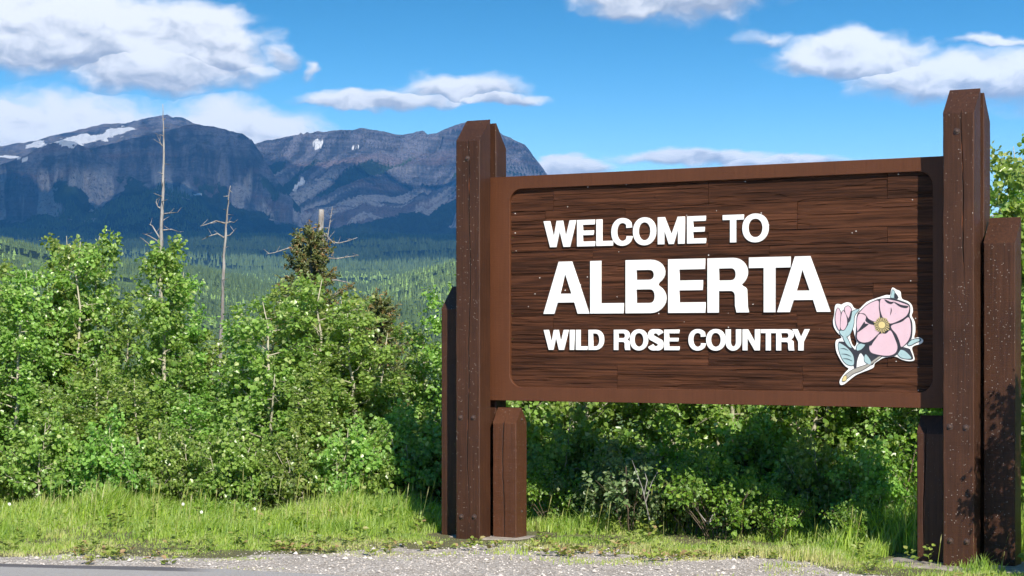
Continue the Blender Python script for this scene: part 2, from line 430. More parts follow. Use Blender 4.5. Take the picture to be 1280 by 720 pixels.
def build_terrain():
    pxc = np.arange(-230, 745, 1.5)
    th_in = np.arctan((pxc - CX) / F)
    th = np.concatenate([np.linspace(-math.pi, -1.0, 26)[:-1], np.linspace(-1.0, th_in[0], 60)[:-1], th_in,
                         np.linspace(th_in[-1], 1.0, 110)[1:], np.linspace(1.0, math.pi, 26)[1:]])
    rr = np.concatenate([np.geomspace(42, 900, 46)[:-1], np.linspace(900, 3200, 84)[:-1], np.linspace(3200, 5200, 46)[:-1],
                         np.linspace(5200, 9100, 250)[:-1], np.linspace(9100, 12000, 10)])
    T, R = np.meshgrid(th, rr)
    Z, own, px = terrain(T, R)
    X = R * np.sin(T); Y = R * np.cos(T)
    V = np.stack([X, Y, Z], -1).reshape(-1, 3)
    nr, nc = R.shape
    i = np.arange(nr - 1)[:, None] * nc + np.arange(nc - 1)[None, :]
    faces = np.stack([i, i + 1, i + nc + 1, i + nc], -1).reshape(-1, 4)
    # weights of the ground cover
    py = HY - (Z - CAMZ) / (R * np.cos(T)) * F
    s = T * 6800.0
    nz = (fbm(s / 110.0, Z / 50.0, 6, 301, 0.6) - 0.5)
    tl = np.interp(px, [-700, 0, 20, 60, 120, 135, 160, 200, 250, 300, 350, 385, 400, 450, 490, 520, 560, 600, 760],
                   [262, 268, 274, 271, 268, 255, 226, 241, 252, 264, 276, 286, 286, 279, 270, 262, 279, 277, 285])
    rock = sstep(tl - py + nz * 44, -5, 5) * ((own >= 0) & (own < 4))
    steep = np.gradient(Z, axis=0) / np.maximum(np.gradient(R, axis=0), 1e-3)
    # dark tongues of forest among the cliffs
    dg = np.where(own == 3, np.clip(7900 - R, 0, 1700) * 0.85, 0.0)
    tong = fbm((s + dg) / 80.0, np.where(own == 3, Z / 420.0, Z / 110.0), 4, 310)
    rock = rock * (1 - 0.85 * sstep(tong, 0.53, 0.62) * sstep(py, np.where(own == 3, 178, 200), np.where(own == 3, 215, 240)) * (own != 0))
    scree = rock * sstep(fbm((s + dg) / 55.0, Z / 350.0, 4, 320), 0.47, 0.6) * sstep(py, 190, 235)
    scree = np.maximum(scree, rock * sstep(8 + nz * 40 - np.hypot((px - 550) / 3.0, (py - 268)), 0, 6))
    grass = sstep(0.28 - np.abs(steep), 0, 0.15) * sstep(215 - py, 0, 30)
    snow = np.zeros_like(Z)
    ne = fbm(s / 40.0, Z / 16.0, 4, 330) - 0.5
    for (x0, y0, a, b_, rot, o) in [(105, 174, 38, 5.5, -0.1, 0), (146, 163.5, 20, 4.5, -0.18, 0), (47, 181, 12, 4.5, -0.25, 0), (84, 180, 18, 4, 0, 0),
                                 (8, 196, 18, 1.8, .05, 2), (28, 199, 7, 2.6, .1, 2), (396, 181, 7, 6, .2, 3), (374, 231, 11, 3.0, -0.75, 3),
                                 (318, 173, 7, 1.6, .1, -2), (445, 184, 8, 1.6, -.6, 3), (248, 243, 7, 1.4, -.1, -2)]:
        dx = px - x0; dy = py - y0
        ux = dx * math.cos(rot) + dy * math.sin(rot); uy = -dx * math.sin(rot) + dy * math.cos(rot)
        k = sstep(1.0 + ne * 1.6 - np.hypot(ux / a, uy / b_), 0.0, 0.15)
        snow = np.maximum(snow, k * ((own >= 0) & (own < 4)))
    me = np_mesh('mountain_terrain', V, faces, {'rock': rock.ravel(), 'scree': scree.ravel(), 'grass': grass.ravel(), 'snow': snow.ravel(), 'streak': fbm((s + dg + (fbm(s / 120., Z / 90., 3, 340) - .5) * 60) / 26.0, Z / 190.0, 5, 341, .6).ravel()}, True, 'POINT')
    m, nt, b = mat('mountain_cover'); p = geopos(nt)
    X_, Y_, Z_ = sep(nt, p)
    nb = noise(nt, vmul(nt, p, (1 / 160., 1 / 160., 1 / 60.)), 1.0, 6, 0.62)
    strata = noise(nt, comb(nt, X_ * (1 / 900.), Y_ * (1 / 900.), Z_ * (1 / 11.) + nb * 1.6), 1.0, 5, 0.65)
    fine = noise(nt, vmul(nt, p, (1 / 18., 1 / 18., 1 / 14.)), 1.0, 5, 0.65)
    red = noise(nt, comb(nt, X_ * (1 / 700.), Y_ * (1 / 700.), Z_ * (1 / 70.)), 1.0, 3, 0.5)
    c = mixc(nt, (strata * 0.24 + nb * 0.42 + attr(nt, 'streak') * 0.38).ss(0.42, 0.62), (0.04, 0.048, 0.07), (0.19, 0.19, 0.235))
    c = mixc(nt, red.ss(0.5, 0.66) * 0.6, c, (0.2, 0.13, 0.125))
    c = mixc(nt, fine.ss(0.45, 0.72) * 0.5, c, (0.07, 0.07, 0.08))
    grit = noise(nt, vmul(nt, p, (1 / 7., 1 / 7., 1 / 9.)), 1.0, 3, 0.6)
    c = mixc(nt, grit.ss(0.52, 0.66) * 0.55, c, (0.04, 0.045, 0.05))
    c = mixc(nt, attr(nt, 'scree').ss(0.15, 0.85) * (fine * 0.6 + grit * 0.4).ss(0.36, 0.52) * 0.85, c, (0.46, 0.43, 0.43))
    c = mixc(nt, attr(nt, 'grass') * nb.ss(0.35, 0.6) * 0.75, c, (0.22, 0.17, 0.11))
    fn = noise(nt, vmul(nt, p, (1 / 16., 1 / 16., 1 / 16.)), 1.0, 4, 0.7); fb = noise(nt, vmul(nt, p, (1 / 420., 1 / 420., 1 / 200.)), 1.0, 4)
    near = noise(nt, vmul(nt, p, (1 / 140., 1 / 140., 1 / 60.)), 1.0, 5, 0.6)
    forest = mixc(nt, fn.ss(0.3, 0.7), (0.005, 0.014, 0.008), (0.018, 0.038, 0.018))
    forest = mixc(nt, fb.ss(0.5, 0.66) * 0.6, forest, (0.06, 0.1, 0.035))
    dist = (X_ * X_ + Y_ * Y_).sqrt()
    meadow = near.ss(0.42, 0.56) * (1.0 - dist.ss(1900, 3000))
    forest = mixc(nt, meadow, forest, (0.2, 0.3, 0.08))
    c = mixc(nt, (attr(nt, 'rock') + (grit - 0.5) * 0.9 + (fine - 0.5) * 0.7).ss(0.42, 0.58), forest, c)
    c = mixc(nt, attr(nt, 'snow').ss(0.3, 0.7), c, (0.86, 0.88, 0.92))
    nt.links.new(c, b.inputs['Base Color']); b.inputs['Roughness'].default_value = 0.95; b.inputs['Specular IOR Level'].default_value = 0.15
    bump(nt, b, fine + strata * 0.3 + grit * 0.8 + attr(nt, 'streak') * 0.5, 1.0, 26.0)
    link('mountain_terrain', me, m, kind='structure')
build_terrain()

# near ground: one sheet from behind the camera to where the bank drops away
GE_X = [(-400, 699), (100, 697), (250, 695), (400, 691), (520, 684), (600, 679), (640, 681), (700, 688), (800, 693), (950, 697), (1010, 707), (1100, 722), (1300, 745)]
def gravel_edge(X):                                  # far edge of the gravel verge (Y) at X
    pts = [at(px, py, F * CAMZ / (py - HY)) for px, py in GE_X]
    xs = [p.x for p in pts]; ys = [p.y for p in pts]
    return np.interp(X, [-40] + xs + [40], [18.0] + ys + [9.5])
ROAD_EDGE = [(-60, 23.5), (-30, 17.4), (-14, 14.6), (-8, 13.6), (-3.5, 12.97), (-2.6, 12.82), (-1.95, 12.66), (-1.2, 12.35), (-0.2, 11.85), (1.5, 11.0), (5, 9.3), (12, 6.0), (30, -1.0), (60, -12)]
def road_y(X): return np.interp(X, [p[0] for p in ROAD_EDGE], [p[1] for p in ROAD_EDGE])
def near_z(X, Y):
    X = np.asarray(X, float); Y = np.asarray(Y, float)
    r = np.hypot(X, Y)
    base = np.where(Y > 0, np.interp(r, PROF_R, PROF_Z), 0.0)
    front = sstep(np.cos(np.arctan2(X, Y)), 0.15, 0.55)
    base = base * front - 0.6 * sstep(r, 40, 43)
    g = Y - gravel_edge(X)
    hum = (fbm(X / 1.1, Y / 1.1, 3, 400) - 0.5) * 0.05 * sstep(g, -0.3, 0.6) + (fbm(X / 0.3, Y / 0.3, 3, 410) - 0.5) * 0.016
    bank = 0.03 * sstep(g, 0.4, 2.6) * (X < 0.6)
    off = sstep(Y - road_y(X), -0.1, 0.35)
    return base + (hum + bank) * off - 0.03 * (1 - off)
def build_ground():
    ys = np.concatenate([np.linspace(-46, 11, 30)[:-1], np.arange(11, 20, 0.07), np.linspace(20, 46, 40)])
    xs = np.concatenate([np.linspace(-46, -6.5, 24)[:-1], np.arange(-6.5, 6.5, 0.07), np.linspace(6.5, 46, 24)])
    X, Y = np.meshgrid(xs, ys); Z = near_z(X, Y)
    nr, nc = X.shape; i = np.arange(nr - 1)[:, None] * nc + np.arange(nc - 1)[None, :]
    faces = np.stack([i, i + 1, i + nc + 1, i + nc], -1).reshape(-1, 4)
    g = gravel_edge(X) - Y + (fbm(X / 0.45, Y / 0.3, 4, 420) - 0.5) * 0.75
    grav = sstep(g, -0.12, 0.14)
    me = np_mesh('ground', np.stack([X, Y, Z], -1).reshape(-1, 3), faces, {'gravel': grav.ravel()}, True, 'POINT')
    m, nt, b = mat('verge_soil_and_gravel'); p = geopos(nt)
    v = node(nt, 'ShaderNodeTexVoronoi', feature='F1'); v.inputs['Scale'].default_value = 62; setin(nt, v.inputs['Vector'], p)
    rc = sep(nt, v.outputs['Color']); d = NX(nt, v.outputs['Distance'])
    n1 = noise(nt, p, 3.5, 5, 0.6); n2 = noise(nt, p, 40, 4, 0.6)
    gr = mixc(nt, rc[0], (0.31, 0.275, 0.245), (0.66, 0.6, 0.55))
    gr = mixc(nt, n1.ss(0.45, 0.7) * 0.5, gr, (0.3, 0.25, 0.2))
    gr = mixc(nt, d.ss(0.35, 0.7) * 0.6, gr, (0.12, 0.1, 0.085))
    so = mixc(nt, n2.ss(0.3, 0.7), (0.07, 0.06, 0.03), (0.14, 0.14, 0.05))
    gm = (attr(nt, 'gravel') + (n2 - 0.5) * 0.7).ss(0.35, 0.65)
    nt.links.new(mixc(nt, gm, so, gr), b.inputs['Base Color']); b.inputs['Roughness'].default_value = 0.95
    bump(nt, b, (1.0 - d) * 0.7 + n2 * 0.5, 0.8, 0.012)
    link('ground', me, m, kind='structure')
    # road: asphalt sheet with a curved ragged edge
    xs = np.concatenate([np.linspace(-46, -6, 40)[:-1], np.arange(-6, 3, 0.04), np.linspace(3, 46, 40)])
    ye = road_y(xs) + (fbm(xs / 0.5, xs * 0, 4, 430) - 0.5) * 0.10
    rows = [0.0, -0.012, -0.08, -0.35, -1, -3, -9, -9.6]
    V = []; 
    for k, dy in enumerate(rows):
        for x, y in zip(xs, ye): V.append((x, y + dy, (-0.035 if k == 0 else 0.012 if k == 1 else 0.018) if k < 7 else 0.018))
    nc = len(xs); i = np.arange(len(rows) - 1)[:, None] * nc + np.arange(nc - 1)[None, :]
    f = np.stack([i, i + nc, i + nc + 1, i + 1], -1).reshape(-1, 4)
    m, nt, b = mat('asphalt'); p = geopos(nt); X_, Y_, Z_ = sep(nt, p)
    v = node(nt, 'ShaderNodeTexVoronoi', feature='F1'); v.inputs['Scale'].default_value = 110; setin(nt, v.inputs['Vector'], p)
    rc = sep(nt, v.outputs['Color']); n1 = noise(nt, p, 1.6, 5, 0.6); n2 = noise(nt, p, 60, 3)
    c = mixc(nt, rc[0] * 0.6 + n1 * 0.4, (0.26, 0.245, 0.235), (0.38, 0.36, 0.35))
    # darker strip along the edge on the left
    edge = (X_ * 0.2 + Y_ + (n2 - 0.5) * 0.05 + (n1 - 0.5) * 0.04)
    strip = edge.ss(12.02, 12.05) * (1.0 - X_.ss(-2.3, -1.9))
    c = mixc(nt, strip, c, (0.10, 0.092, 0.098))
    nt.links.new(c, b.inputs['Base Color']); b.inputs['Roughness'].default_value = 0.85
    bump(nt, b, rc[1] * 0.5 + n2 * 0.5, 0.5, 0.006)
    link('road', np_mesh('road', V, f, smooth=False), m, kind='structure')
build_ground()

# ------------------------------------------------------------------ the welcome sign
SIGN = link('welcome_sign', None, label='large brown timber welcome sign with white raised lettering and a rose emblem', cat='sign')
SIGN.location = SO; SIGN.rotation_euler = (0, 0, -ANG)          # local x along the sign, y into depth, z up

def timber(u0, w0, wd, dp, ztop, bevels, crack=None, seed=0, zbot=-0.15, cham=0.006):
    """sawn timber: lofted section with an irregular drying crack in the front face; bevels = cutting planes (point, normal)"""
    rnd = random.Random(seed); bm = bmesh.new(); n = 44; rings = []
    for i in range(n + 1):
        z = zbot + (ztop - zbot) * i / n
        j = lambda a: (rnd.random() - 0.5) * a
        c = cham + j(0.002)
        pts = [(c, 0), ]
        if crack:
            cx, cw, z0, z1 = crack; t = (z - z0) / (z1 - z0)
            k = max(0.0, min(1.0, min(t, 1 - t) * 8)) if 0 < t < 1 else 0.0
            x = cx + 0.010 * math.sin(z * 2.3 + seed) + 0.005 * math.sin(z * 7.1 + seed * 2) + j(0.003)
            hw = 0.0008 + cw * 0.5 * k * (0.45 + 0.55 * abs(math.sin(z * 1.7 + seed))) ; dpth = 0.0005 + 0.035 * k
            pts += [(x - hw - 0.006, 0), (x - hw, 0.001 * k), (x, dpth), (x + hw, 0.001 * k), (x + hw + 0.006, 0)]
        pts += [(wd - c, 0), (wd, c), (wd, dp - c), (wd - c, dp), (c, dp), (0, dp - c), (0, c)]
        wob = (j(0.0015), j(0.0015))
        rings.append([bm.verts.new((u0 + a + wob[0], w0 + b + wob[1], z)) for a, b in pts])
    m = len(rings[0])
    for i in range(n):
        for k in range(m):
            f = bm.faces.new((rings[i][k], rings[i][(k + 1) % m], rings[i + 1][(k + 1) % m], rings[i + 1][k]))
            if crack and k in (2, 3): f.material_index = 1
    bm.faces.new(list(reversed(rings[0]))); bm.faces.new(rings[-1])
    for co, no in bevels:
        g = list(bm.verts) + list(bm.edges) + list(bm.faces)
        r = bmesh.ops.bisect_plane(bm, geom=g, dist=1e-5, plane_co=co, plane_no=no, clear_outer=True)
        es = [e for e in r['geom_cut'] if isinstance(e, bmesh.types.BMEdge)]
        bmesh.ops.edgeloop_fill(bm, edges=es)
    bmesh.ops.recalc_face_normals(bm, faces=list(bm.faces))
    return bm_mesh(bm, 'timber')
def slope_front(w0, dp, ztop, h): return ((0, w0 + dp - 0.004, ztop), Vector((0, -h, dp)).normalized())
def slope_back(w0, dp, ztop, h): return ((0, w0 + 0.004, ztop), Vector((0, h, dp)).normalized())

def bolt_mesh():
    bm = bmesh.new(); prof = [(0.0225, 0.001), (0.0225, -0.003), (0.013, -0.004), (0.0125, -0.010), (0.0095, -0.0145), (0.004, -0.0165)]
    rings = [[bm.verts.new((r * math.cos(2 * math.pi * k / 10), y, r * math.sin(2 * math.pi * k / 10))) for k in range(10)] for r, y in prof]
    for a, b in zip(rings, rings[1:]):
        for k in range(10): bm.faces.new((a[k], a[(k + 1) % 10], b[(k + 1) % 10], b[k]))
    bm.faces.new(rings[-1]); bmesh.ops.recalc_face_normals(bm, faces=list(bm.faces))
    me = bm_mesh(bm, 'bolt'); me.materials.append(IRON)
    return me
BOLT = bolt_mesh()
def bolt(parent, px, py, w):
    u, z = on_sign(px, py, w); o = link('bolt', BOLT, None, parent); o.location = (u, w, z); return o
_, ZTL = on_sign(600, 150.3, TD); _, ZTR = on_sign(1217, 111, TD)
ZTOP = (ZTL, ZTR)
for side, u0 in ((0, 0.0), (1, LSPAN)):
    zt = ZTOP[side]; h = 0.185
    cr = (0.118, 0.0065, 0.15, zt - 0.02) if side == 0 else (0.140, 0.007, 1.95, zt + 0.05)
    me = timber(u0, 0, TW, TD, zt, [slope_front(0, TD, zt, h)], cr, 3 + side)
    fp = link('front_post', me, [POST, RAW], SIGN)
    if side == 0:
        for b_ in ((584.5, 198), (576, 522), (592, 522), (577, 646), (593, 646)): bolt(fp, *b_, 0)
    else:
        for b_ in ((1196, 164), (1187.5, 533.5), (1207.5, 534.5), (1188, 676), (1208.5, 677)): bolt(fp, *b_, 0)
    zb = zt - 0.02
    me = timber(u0 + 0.004, TD + GAP, TW - 0.004, BD, zb, [slope_back(TD + GAP, BD, zb, 0.2)], None, 13 + side)
    link('rear_post', me, [POST, RAW], SIGN)
# outer short posts and the inner blocks the panel rests on
_, zoL = on_sign(565, 358, TD + 0.17); _, zoR = on_sign(1250, 272, TD + 0.17)
_, zi = on_sign(640, 507, TD + 0.09); zi -= 0.012
OD = 0.178
me = timber(-0.237, TD, 0.216, OD, zoL, [slope_front(TD, OD, zoL, 0.19)], None, 31); link('outer_post', me, [POST, RAW], SIGN)
me = timber(4.082, TD + 0.004, 0.216, OD, zoR, [slope_front(TD, OD, zoR, 0.195)], None, 32); link('outer_post', me, [POST, RAW], SIGN)
def gable(w0, dp, z, h): return [((0, w0 + dp / 2, z), Vector((0, -h, dp / 2)).normalized()), ((0, w0 + dp / 2, z), Vector((0, h, dp / 2)).normalized())]
for side, u0 in ((0, 0.231), (1, 3.618)):
    cr = (0.105, 0.007, -0.3, zi + 0.2) if side == 0 else (0.06, 0.006, 0.1, zi + .2)
    me = timber(u0, TD, TW - 0.004, OD, zi, gable(TD, OD, zi, 0.125), cr, 41 + side)
    ip = link('support_post', me, [POST2 if side == 0 else POST, RAW], SIGN)
    if side == 0:
        for pz in (0.93, 0.21):
            o = link('bolt', BOLT, None, ip); o.location = (u0 + TW - 0.004, TD + 0.09, pz); o.rotation_euler = (0, 0, math.pi / 2); o.scale = (.6, .6, .6)

# panel: frame with a round-cornered opening, planks recessed behind it
WP = TD + 0.034                                              # front plane of the frame
U0, Z1a = on_sign(616, 222.7, WP); U1, Z1b = on_sign(1179, 194, WP)
_, Z0a = on_sign(617, 501, WP); _, Z0b = on_sign(1179, 509.7, WP)
PZ1 = (Z1a + Z1b) / 2; PZ0 = (Z0a + Z0b) / 2
PU0 = TW - 0.06 + 0.005; PU1 = LSPAN + 0.06
HU0, _ = on_sign(637, 350, WP); HU1, _ = on_sign(1166, 350, WP)
_, HZ1 = on_sign(800, 229.5, WP); _, HZ0 = on_sign(900, 487.5, WP)
def rrect(u0, u1, z0, z1, r, n=8):
    out = []
    for cx, cz, a0 in ((u1 - r, z1 - r, 0), (u0 + r, z1 - r, 90), (u0 + r, z0 + r, 180), (u1 - r, z0 + r, 270)):
        for k in range(n + 1):
            a = math.radians(a0 + 90 * k / n); out.append((cx + r * math.cos(a), cz + r * math.sin(a)))
    return out
def outline_mesh(name, loops, depth, bev=0.0, res=1):
    """flat closed outlines (u, z) with holes -> solid plate of given depth, front face at y = 0"""
    cu = bpy.data.curves.new(name, 'CURVE'); cu.dimensions = '2D'; cu.fill_mode = 'BOTH'; cu.extrude = depth / 2; cu.bevel_depth = bev; cu.bevel_resolution = res
    if bev: cu.offset = -bev
    for lp in loops:
        sp = cu.splines.new('POLY'); sp.points.add(len(lp) - 1); sp.use_cyclic_u = True
        for p, (a, b) in zip(sp.points, lp): p.co = (a, b, 0, 1)
    tmp = bpy.data.objects.new('tmp', cu); COL.objects.link(tmp)
    dg = bpy.context.evaluated_depsgraph_get(); dg.update()
    me = bpy.data.meshes.new_from_object(tmp.evaluated_get(dg))
    bpy.data.objects.remove(tmp); bpy.data.curves.remove(cu)
    me.transform(Matrix(((1, 0, 0, 0), (0, 0, -1, depth / 2), (0, 1, 0, 0), (0, 0, 0, 1))))
    me.materials.clear(); me.name = name
    return me
FD = 0.05
hole = rrect(HU0, HU1, HZ0, HZ1, 0.105)
me = outline_mesh('frame', [[(PU0, PZ0), (PU1, PZ0), (PU1, PZ1), (PU0, PZ1)], hole], FD, 0.0025)
fr = link('frame', me, FRAME, SIGN); fr.location = (0, WP, 0)
REC = 0.026
pb = bmesh.new(); bmesh.ops.create_cube(pb, size=1.0)
for v in pb.verts: v.co = Vector(((HU0 + HU1) / 2 + v.co.x * (HU1 - HU0 - 0.01), WP + REC + 0.034 + v.co.y * 0.02, (HZ0 + HZ1) / 2 + v.co.z * (HZ1 - HZ0 - 0.01)))
panel = link('panel', bm_mesh(pb, 'panel'), INK, SIGN)
# the planks: rows with staggered butt joints, each sandblasted into its own ridges
_, seam = on_sign(1100, 303, WP)
nrow = 8; zs = np.linspace(HZ0 - 0.02, HZ1 + 0.02, nrow + 1); zs[np.argmin(abs(zs - seam))] = seam
joints = {}
jpx = [[770, 1002], [884, 1108], [690, 995], [823, 1090], [739, 960], [884, 1108], [680, 780, 995], [690, 884, 1108]]
pk = 0
for r in range(nrow):
    us = [HU0 - 0.02] + [on_sign(x, 350, WP)[0] for x in jpx[r]] + [HU1 + 0.02]
    for a, b in zip(us, us[1:]):
        gp = 0.0015; nu = max(8, int((b - a) / 0.022)); nz_ = 27
        uu = np.linspace(a + gp, b - gp, nu + 1); zz = np.linspace(zs[r] + gp, zs[r + 1] - gp, nz_ + 1)
        U, Z = np.meshgrid(uu, zz); sd_ = 500 + pk * 7
        ridg = fbm(U / 0.8 + pk * 3.7, Z / 0.016, 3, sd_); lo = fbm(U / 1.0 + pk, Z / 0.05, 2, sd_ + 3)
        H = 0.008 * (ridg - 0.5) + 0.005 * (lo - 0.5) + (RNG.random() - 0.5) * 0.004
        step = fbm(U / 0.5 + pk * 2.0, Z / 0.022, 2, sd_ + 5); H -= 0.005 * sstep(step, 0.56, 0.6)
        Yv = WP + REC - H - 0.002
        Yv = np.maximum(Yv, WP + 0.010)
        V = np.stack([U, Yv, Z], -1).reshape(-1, 3); nc = nu + 1
        i = np.arange(nz_)[:, None] * nc + np.arange(nu)[None, :]
        f = np.stack([i, i + 1, i + nc + 1, i + nc], -1).reshape(-1, 4)
        # rim back to the backing board
        rim = list(range(nc)) + [k * nc + nu for k in range(1, nz_ + 1)] + [nz_ * nc + k for k in range(nu - 1, -1, -1)] + [k * nc for k in range(nz_ - 1, 0, -1)]
        base = len(V); RV = V[rim].copy(); RV[:, 1] = WP + REC + 0.023
        q = [(rim[k], base + k, base + (k + 1) % len(rim), rim[(k + 1) % len(rim)]) for k in range(len(rim))]
        link('plank', np_mesh('plank', np.vstack([V, RV]), np.vstack([f, np.array(q)])), PLANK, panel); pk += 1

# lettering -------------------------------------------------------------------------------------------------
def arc(cx, cy, rx, ry, a0, a1, n=12, e=2.0):
    out = []
    for k in range(n + 1):
        a = math.radians(a0 + (a1 - a0) * k / n); c, s = math.cos(a), math.sin(a)
        out.append((cx + rx * math.copysign(abs(c) ** (2 / e), c), cy + ry * math.copysign(abs(s) ** (2 / e), s)))
    return out
def glyph(ch, W, H, v, h):
    """closed outlines of a heavy grotesque capital, W x H, vertical strokes v, horizontal strokes h; first loop outer, then counters"""
    S = lambda pts: [(x * W, y * H) for x, y in pts]
    if ch == 'I': return [[(0, 0), (W, 0), (W, H), (0, H)]]
    if ch == 'L': return [[(0, 0), (W, 0), (W, h), (v, h), (v, H), (0, H)]]
    if ch == 'E':
        m0 = H * 0.5 - h * 0.47 + 0.01 * H; m1 = m0 + h * 0.94
        return [[(0, 0), (W, 0), (W, h), (v, h), (v, m0), (W * .93, m0), (W * .93, m1), (v, m1), (v, H - h), (W * .99, H - h), (W * .99, H), (0, H)]]
    if ch == 'T': return [[(W / 2 - v / 2, 0), (W / 2 + v / 2, 0), (W / 2 + v / 2, H - h), (W, H - h), (W, H), (0, H), (0, H - h), (W / 2 - v / 2, H - h)]]
    if ch == 'A': return [S([(0, 0), (.243, 0), (.315, .215), (.675, .215), (.745, 0), (1, 0), (.62, 1), (.335, 1)]), S([(.365, .385), (.612, .385), (.478, .76)])]
    if ch == 'W': return [S([(0, 1), (.2, 1), (.323, .40), (.408, 1), (.6, 1), (.695, .41), (.81, 1), (1, 1), (.83, 0), (.62, 0), (.506, .58), (.405, 0), (.207, 0)])]
    if ch == 'M': return [S([(0, 0), (0, 1), (.26, 1), (.51, .36), (.74, 1), (1, 1), (1, 0), (.75, 0), (.75, .52), (.6, 0), (.41, 0), (.25, .5), (.25, 0)])]
    if ch == 'N': return [S([(0, 0), (0, 1), (.31, 1), (.71, .42), (.71, 1), (1, 1), (1, 0), (.7, 0), (.29, .58), (.29, 0)])]
    if ch == 'Y': return [S([(0, 1), (.3, 1), (.51, .63), (.72, 1), (1, 1), (.665, .41), (.665, 0), (.355, 0), (.355, .41)])]
    if ch == 'O': return [arc(W / 2, H / 2, W / 2, H * .52, 0, 360, 36, 2.15)[:-1], arc(W / 2, H / 2, W / 2 - v * .95, H * .52 - h * 1.02, 360, 0, 30, 2.1)[:-1]]
    if ch == 'C':
        o = arc(W * .53, H / 2, W * .53, H * .52, 33, 327, 30, 2.15); i = arc(W * .53, H / 2, W * .53 - v * .97, H * .52 - h * 1.02, 322, 38, 26, 2.1)
        o[0] = (W * .985, H * .655); o[-1] = (W * 1.0, H * .335); i[0] = (W * .72, H * .345); i[-1] = (W * .70, H * .64)
        return [o + i]
    if ch == 'U':
        r = W / 2; return [[(0, H)] + arc(r, r * 1.02 - .02 * H, r, r * 1.02, 180, 360, 16) + [(W, H), (W - v, H)] + arc(r, r * 1.02, r - v, r * 1.02 - h, 360, 180, 14) + [(v, H)]]
    if ch == 'D':
        return [[(0, 0)] + arc(W * .45, H / 2, W * .55, H / 2, -90, 90, 18, 2.2) + [(0, H)],
                [(v, h), (v, H - h)] + arc(W * .45, H / 2, W * .55 - v, H / 2 - h, 90, -90, 16, 2.2)]
    if ch == 'B':
        m = H * .53
        return [[(0, 0)] + arc(W * .62, H * .275, W * .38, H * .275, -90, 58, 10) + [(W * .80, m)] + arc(W * .62, H * .76, W * .35, H * .24, -52, 90, 10) + [(0, H)],
                [(v, h * .98), (v, H * .445)] + arc(W * .60, (h * .98 + H * .445) / 2, W * .115, (H * .445 - h * .98) / 2, 90, -90, 8, 2.3),
                [(v, H * .625), (v, H - h * .98)] + arc(W * .58, (H * .625 + H - h * .98) / 2, W * .115, (H - h * .98 - H * .625) / 2, 90, -90, 8, 2.3)]
    if ch == 'R':
        return [[(0, 0), (v, 0), (v, H * .395), (W * .52, H * .395)] + arc(W * .56, H * .31, W * .1, H * .085, 90, 0, 5) + [(W * .665, H * .12), (W * .70, 0), (W, 0), (W * .965, H * .1), (W * .955, H * .3)] +
                arc(W * .75, H * .40, W * .2, H * .095, 0, 60, 5) + [(W * .82, H * .51)] + arc(W * .62, H * .73, W * .35, H * .27, -45, 90, 12) + [(0, H)],
                [(v, H * .59), (v, H - h * .98)] + arc(W * .57, (H * .59 + H - h * .98) / 2, W * .11, (H - h * .98 - H * .59) / 2, 90, -90, 8, 2.3)]
    if ch == 'S':
        c = arc(W * .5, H * .745, W * .5 - v * .46, H * .265 - h * .5, 12, 180, 12) + arc(W * .5, H * .745, W * .5 - v * .46, H * .2, 190, 240, 4) + \
            arc(W * .5, H * .26, W * .5 - v * .46, H * .2, 62, 5, 5) + arc(W * .5, H * .255, W * .5 - v * .46, H * .265 - h * .5, 0, -170, 12)
        L, R_ = [], []
        for k, p in enumerate(c):
            a = c[max(k - 1, 0)]; b = c[min(k + 1, len(c) - 1)]; dx, dy = b[0] - a[0], b[1] - a[1]; l = math.hypot(dx, dy) or 1
            nx, ny = -dy / l, dx / l; hw = 0.5 * (v * .95 * abs(nx) + h * 1.0 * abs(ny))
            L.append((p[0] + nx * hw, p[1] + ny * hw)); R_.append((p[0] - nx * hw, p[1] - ny * hw))
        return [L + R_[::-1]]
ROWS = [  # (top, base) seen at two columns, stroke weights in cap heights, letters with their left and right columns
    (((745, 275), (903, 268.2)), ((745, 308), (903, 303)), .245, .185,
     [('W', 679, 720), ('E', 721, 744), ('L', 745, 766.5), ('C', 763.8, 791), ('O', 790.8, 820.4), ('M', 821.9, 856.3), ('E', 858.4, 882.7), ('T', 903, 930), ('O', 927.5, 961)]),
    (((737.2, 326.3), (971, 321)), ((737.2, 392), (971, 390.3)), .228, .195,
     [('A', 678.9, 737.2), ('L', 737.4, 779.8), ('B', 781.6, 833.3), ('E', 834.8, 882), ('R', 884, 936.7), ('T', 935.8, 988.4), ('A', 971, 1038.7)]),
    (((719, 412.5), (950, 411.3)), ((719, 437.3), (950, 438.2)), .255, .185,
     [('W', 679.2, 710.8), ('I', 711.9, 718.2), ('L', 719.4, 734.6), ('D', 735.3, 755.3), ('R', 766.9, 788), ('O', 787, 810.3), ('S', 810, 829.1), ('E', 830, 849.6),
      ('C', 860.1, 882.7), ('O', 882.4, 907.1), ('U', 906.6, 926.4), ('N', 927.9, 950.2), ('T', 950.6, 970.2), ('R', 969.9, 993.2), ('Y', 989.8, 1012.1)])]
WL = WP + REC - 0.0125                                              # front of the letters
k_ = 0
for tops, bases, sv, sh, letters in ROWS:
    zt = sum(on_sign(*p, WL)[1] for p in tops) / 2; zb = sum(on_sign(*p, WL)[1] for p in bases) / 2; H = zt - zb
    for ch, x0, x1 in letters:
        u0 = on_sign(x0 + 0.25, 350, WL)[0]; u1 = on_sign(x1 - 0.35, 350, WL)[0]
        me = outline_mesh('letter', glyph(ch, u1 - u0, H, sv * H, sh * H), 0.010, 0.0008, 0)
        o = link('letter', me, WHITE, SIGN); o.location = (u0, WL - 0.0011 * (k_ % 2), zb); o['label'] = 'white raised letter ' + ch; k_ += 1

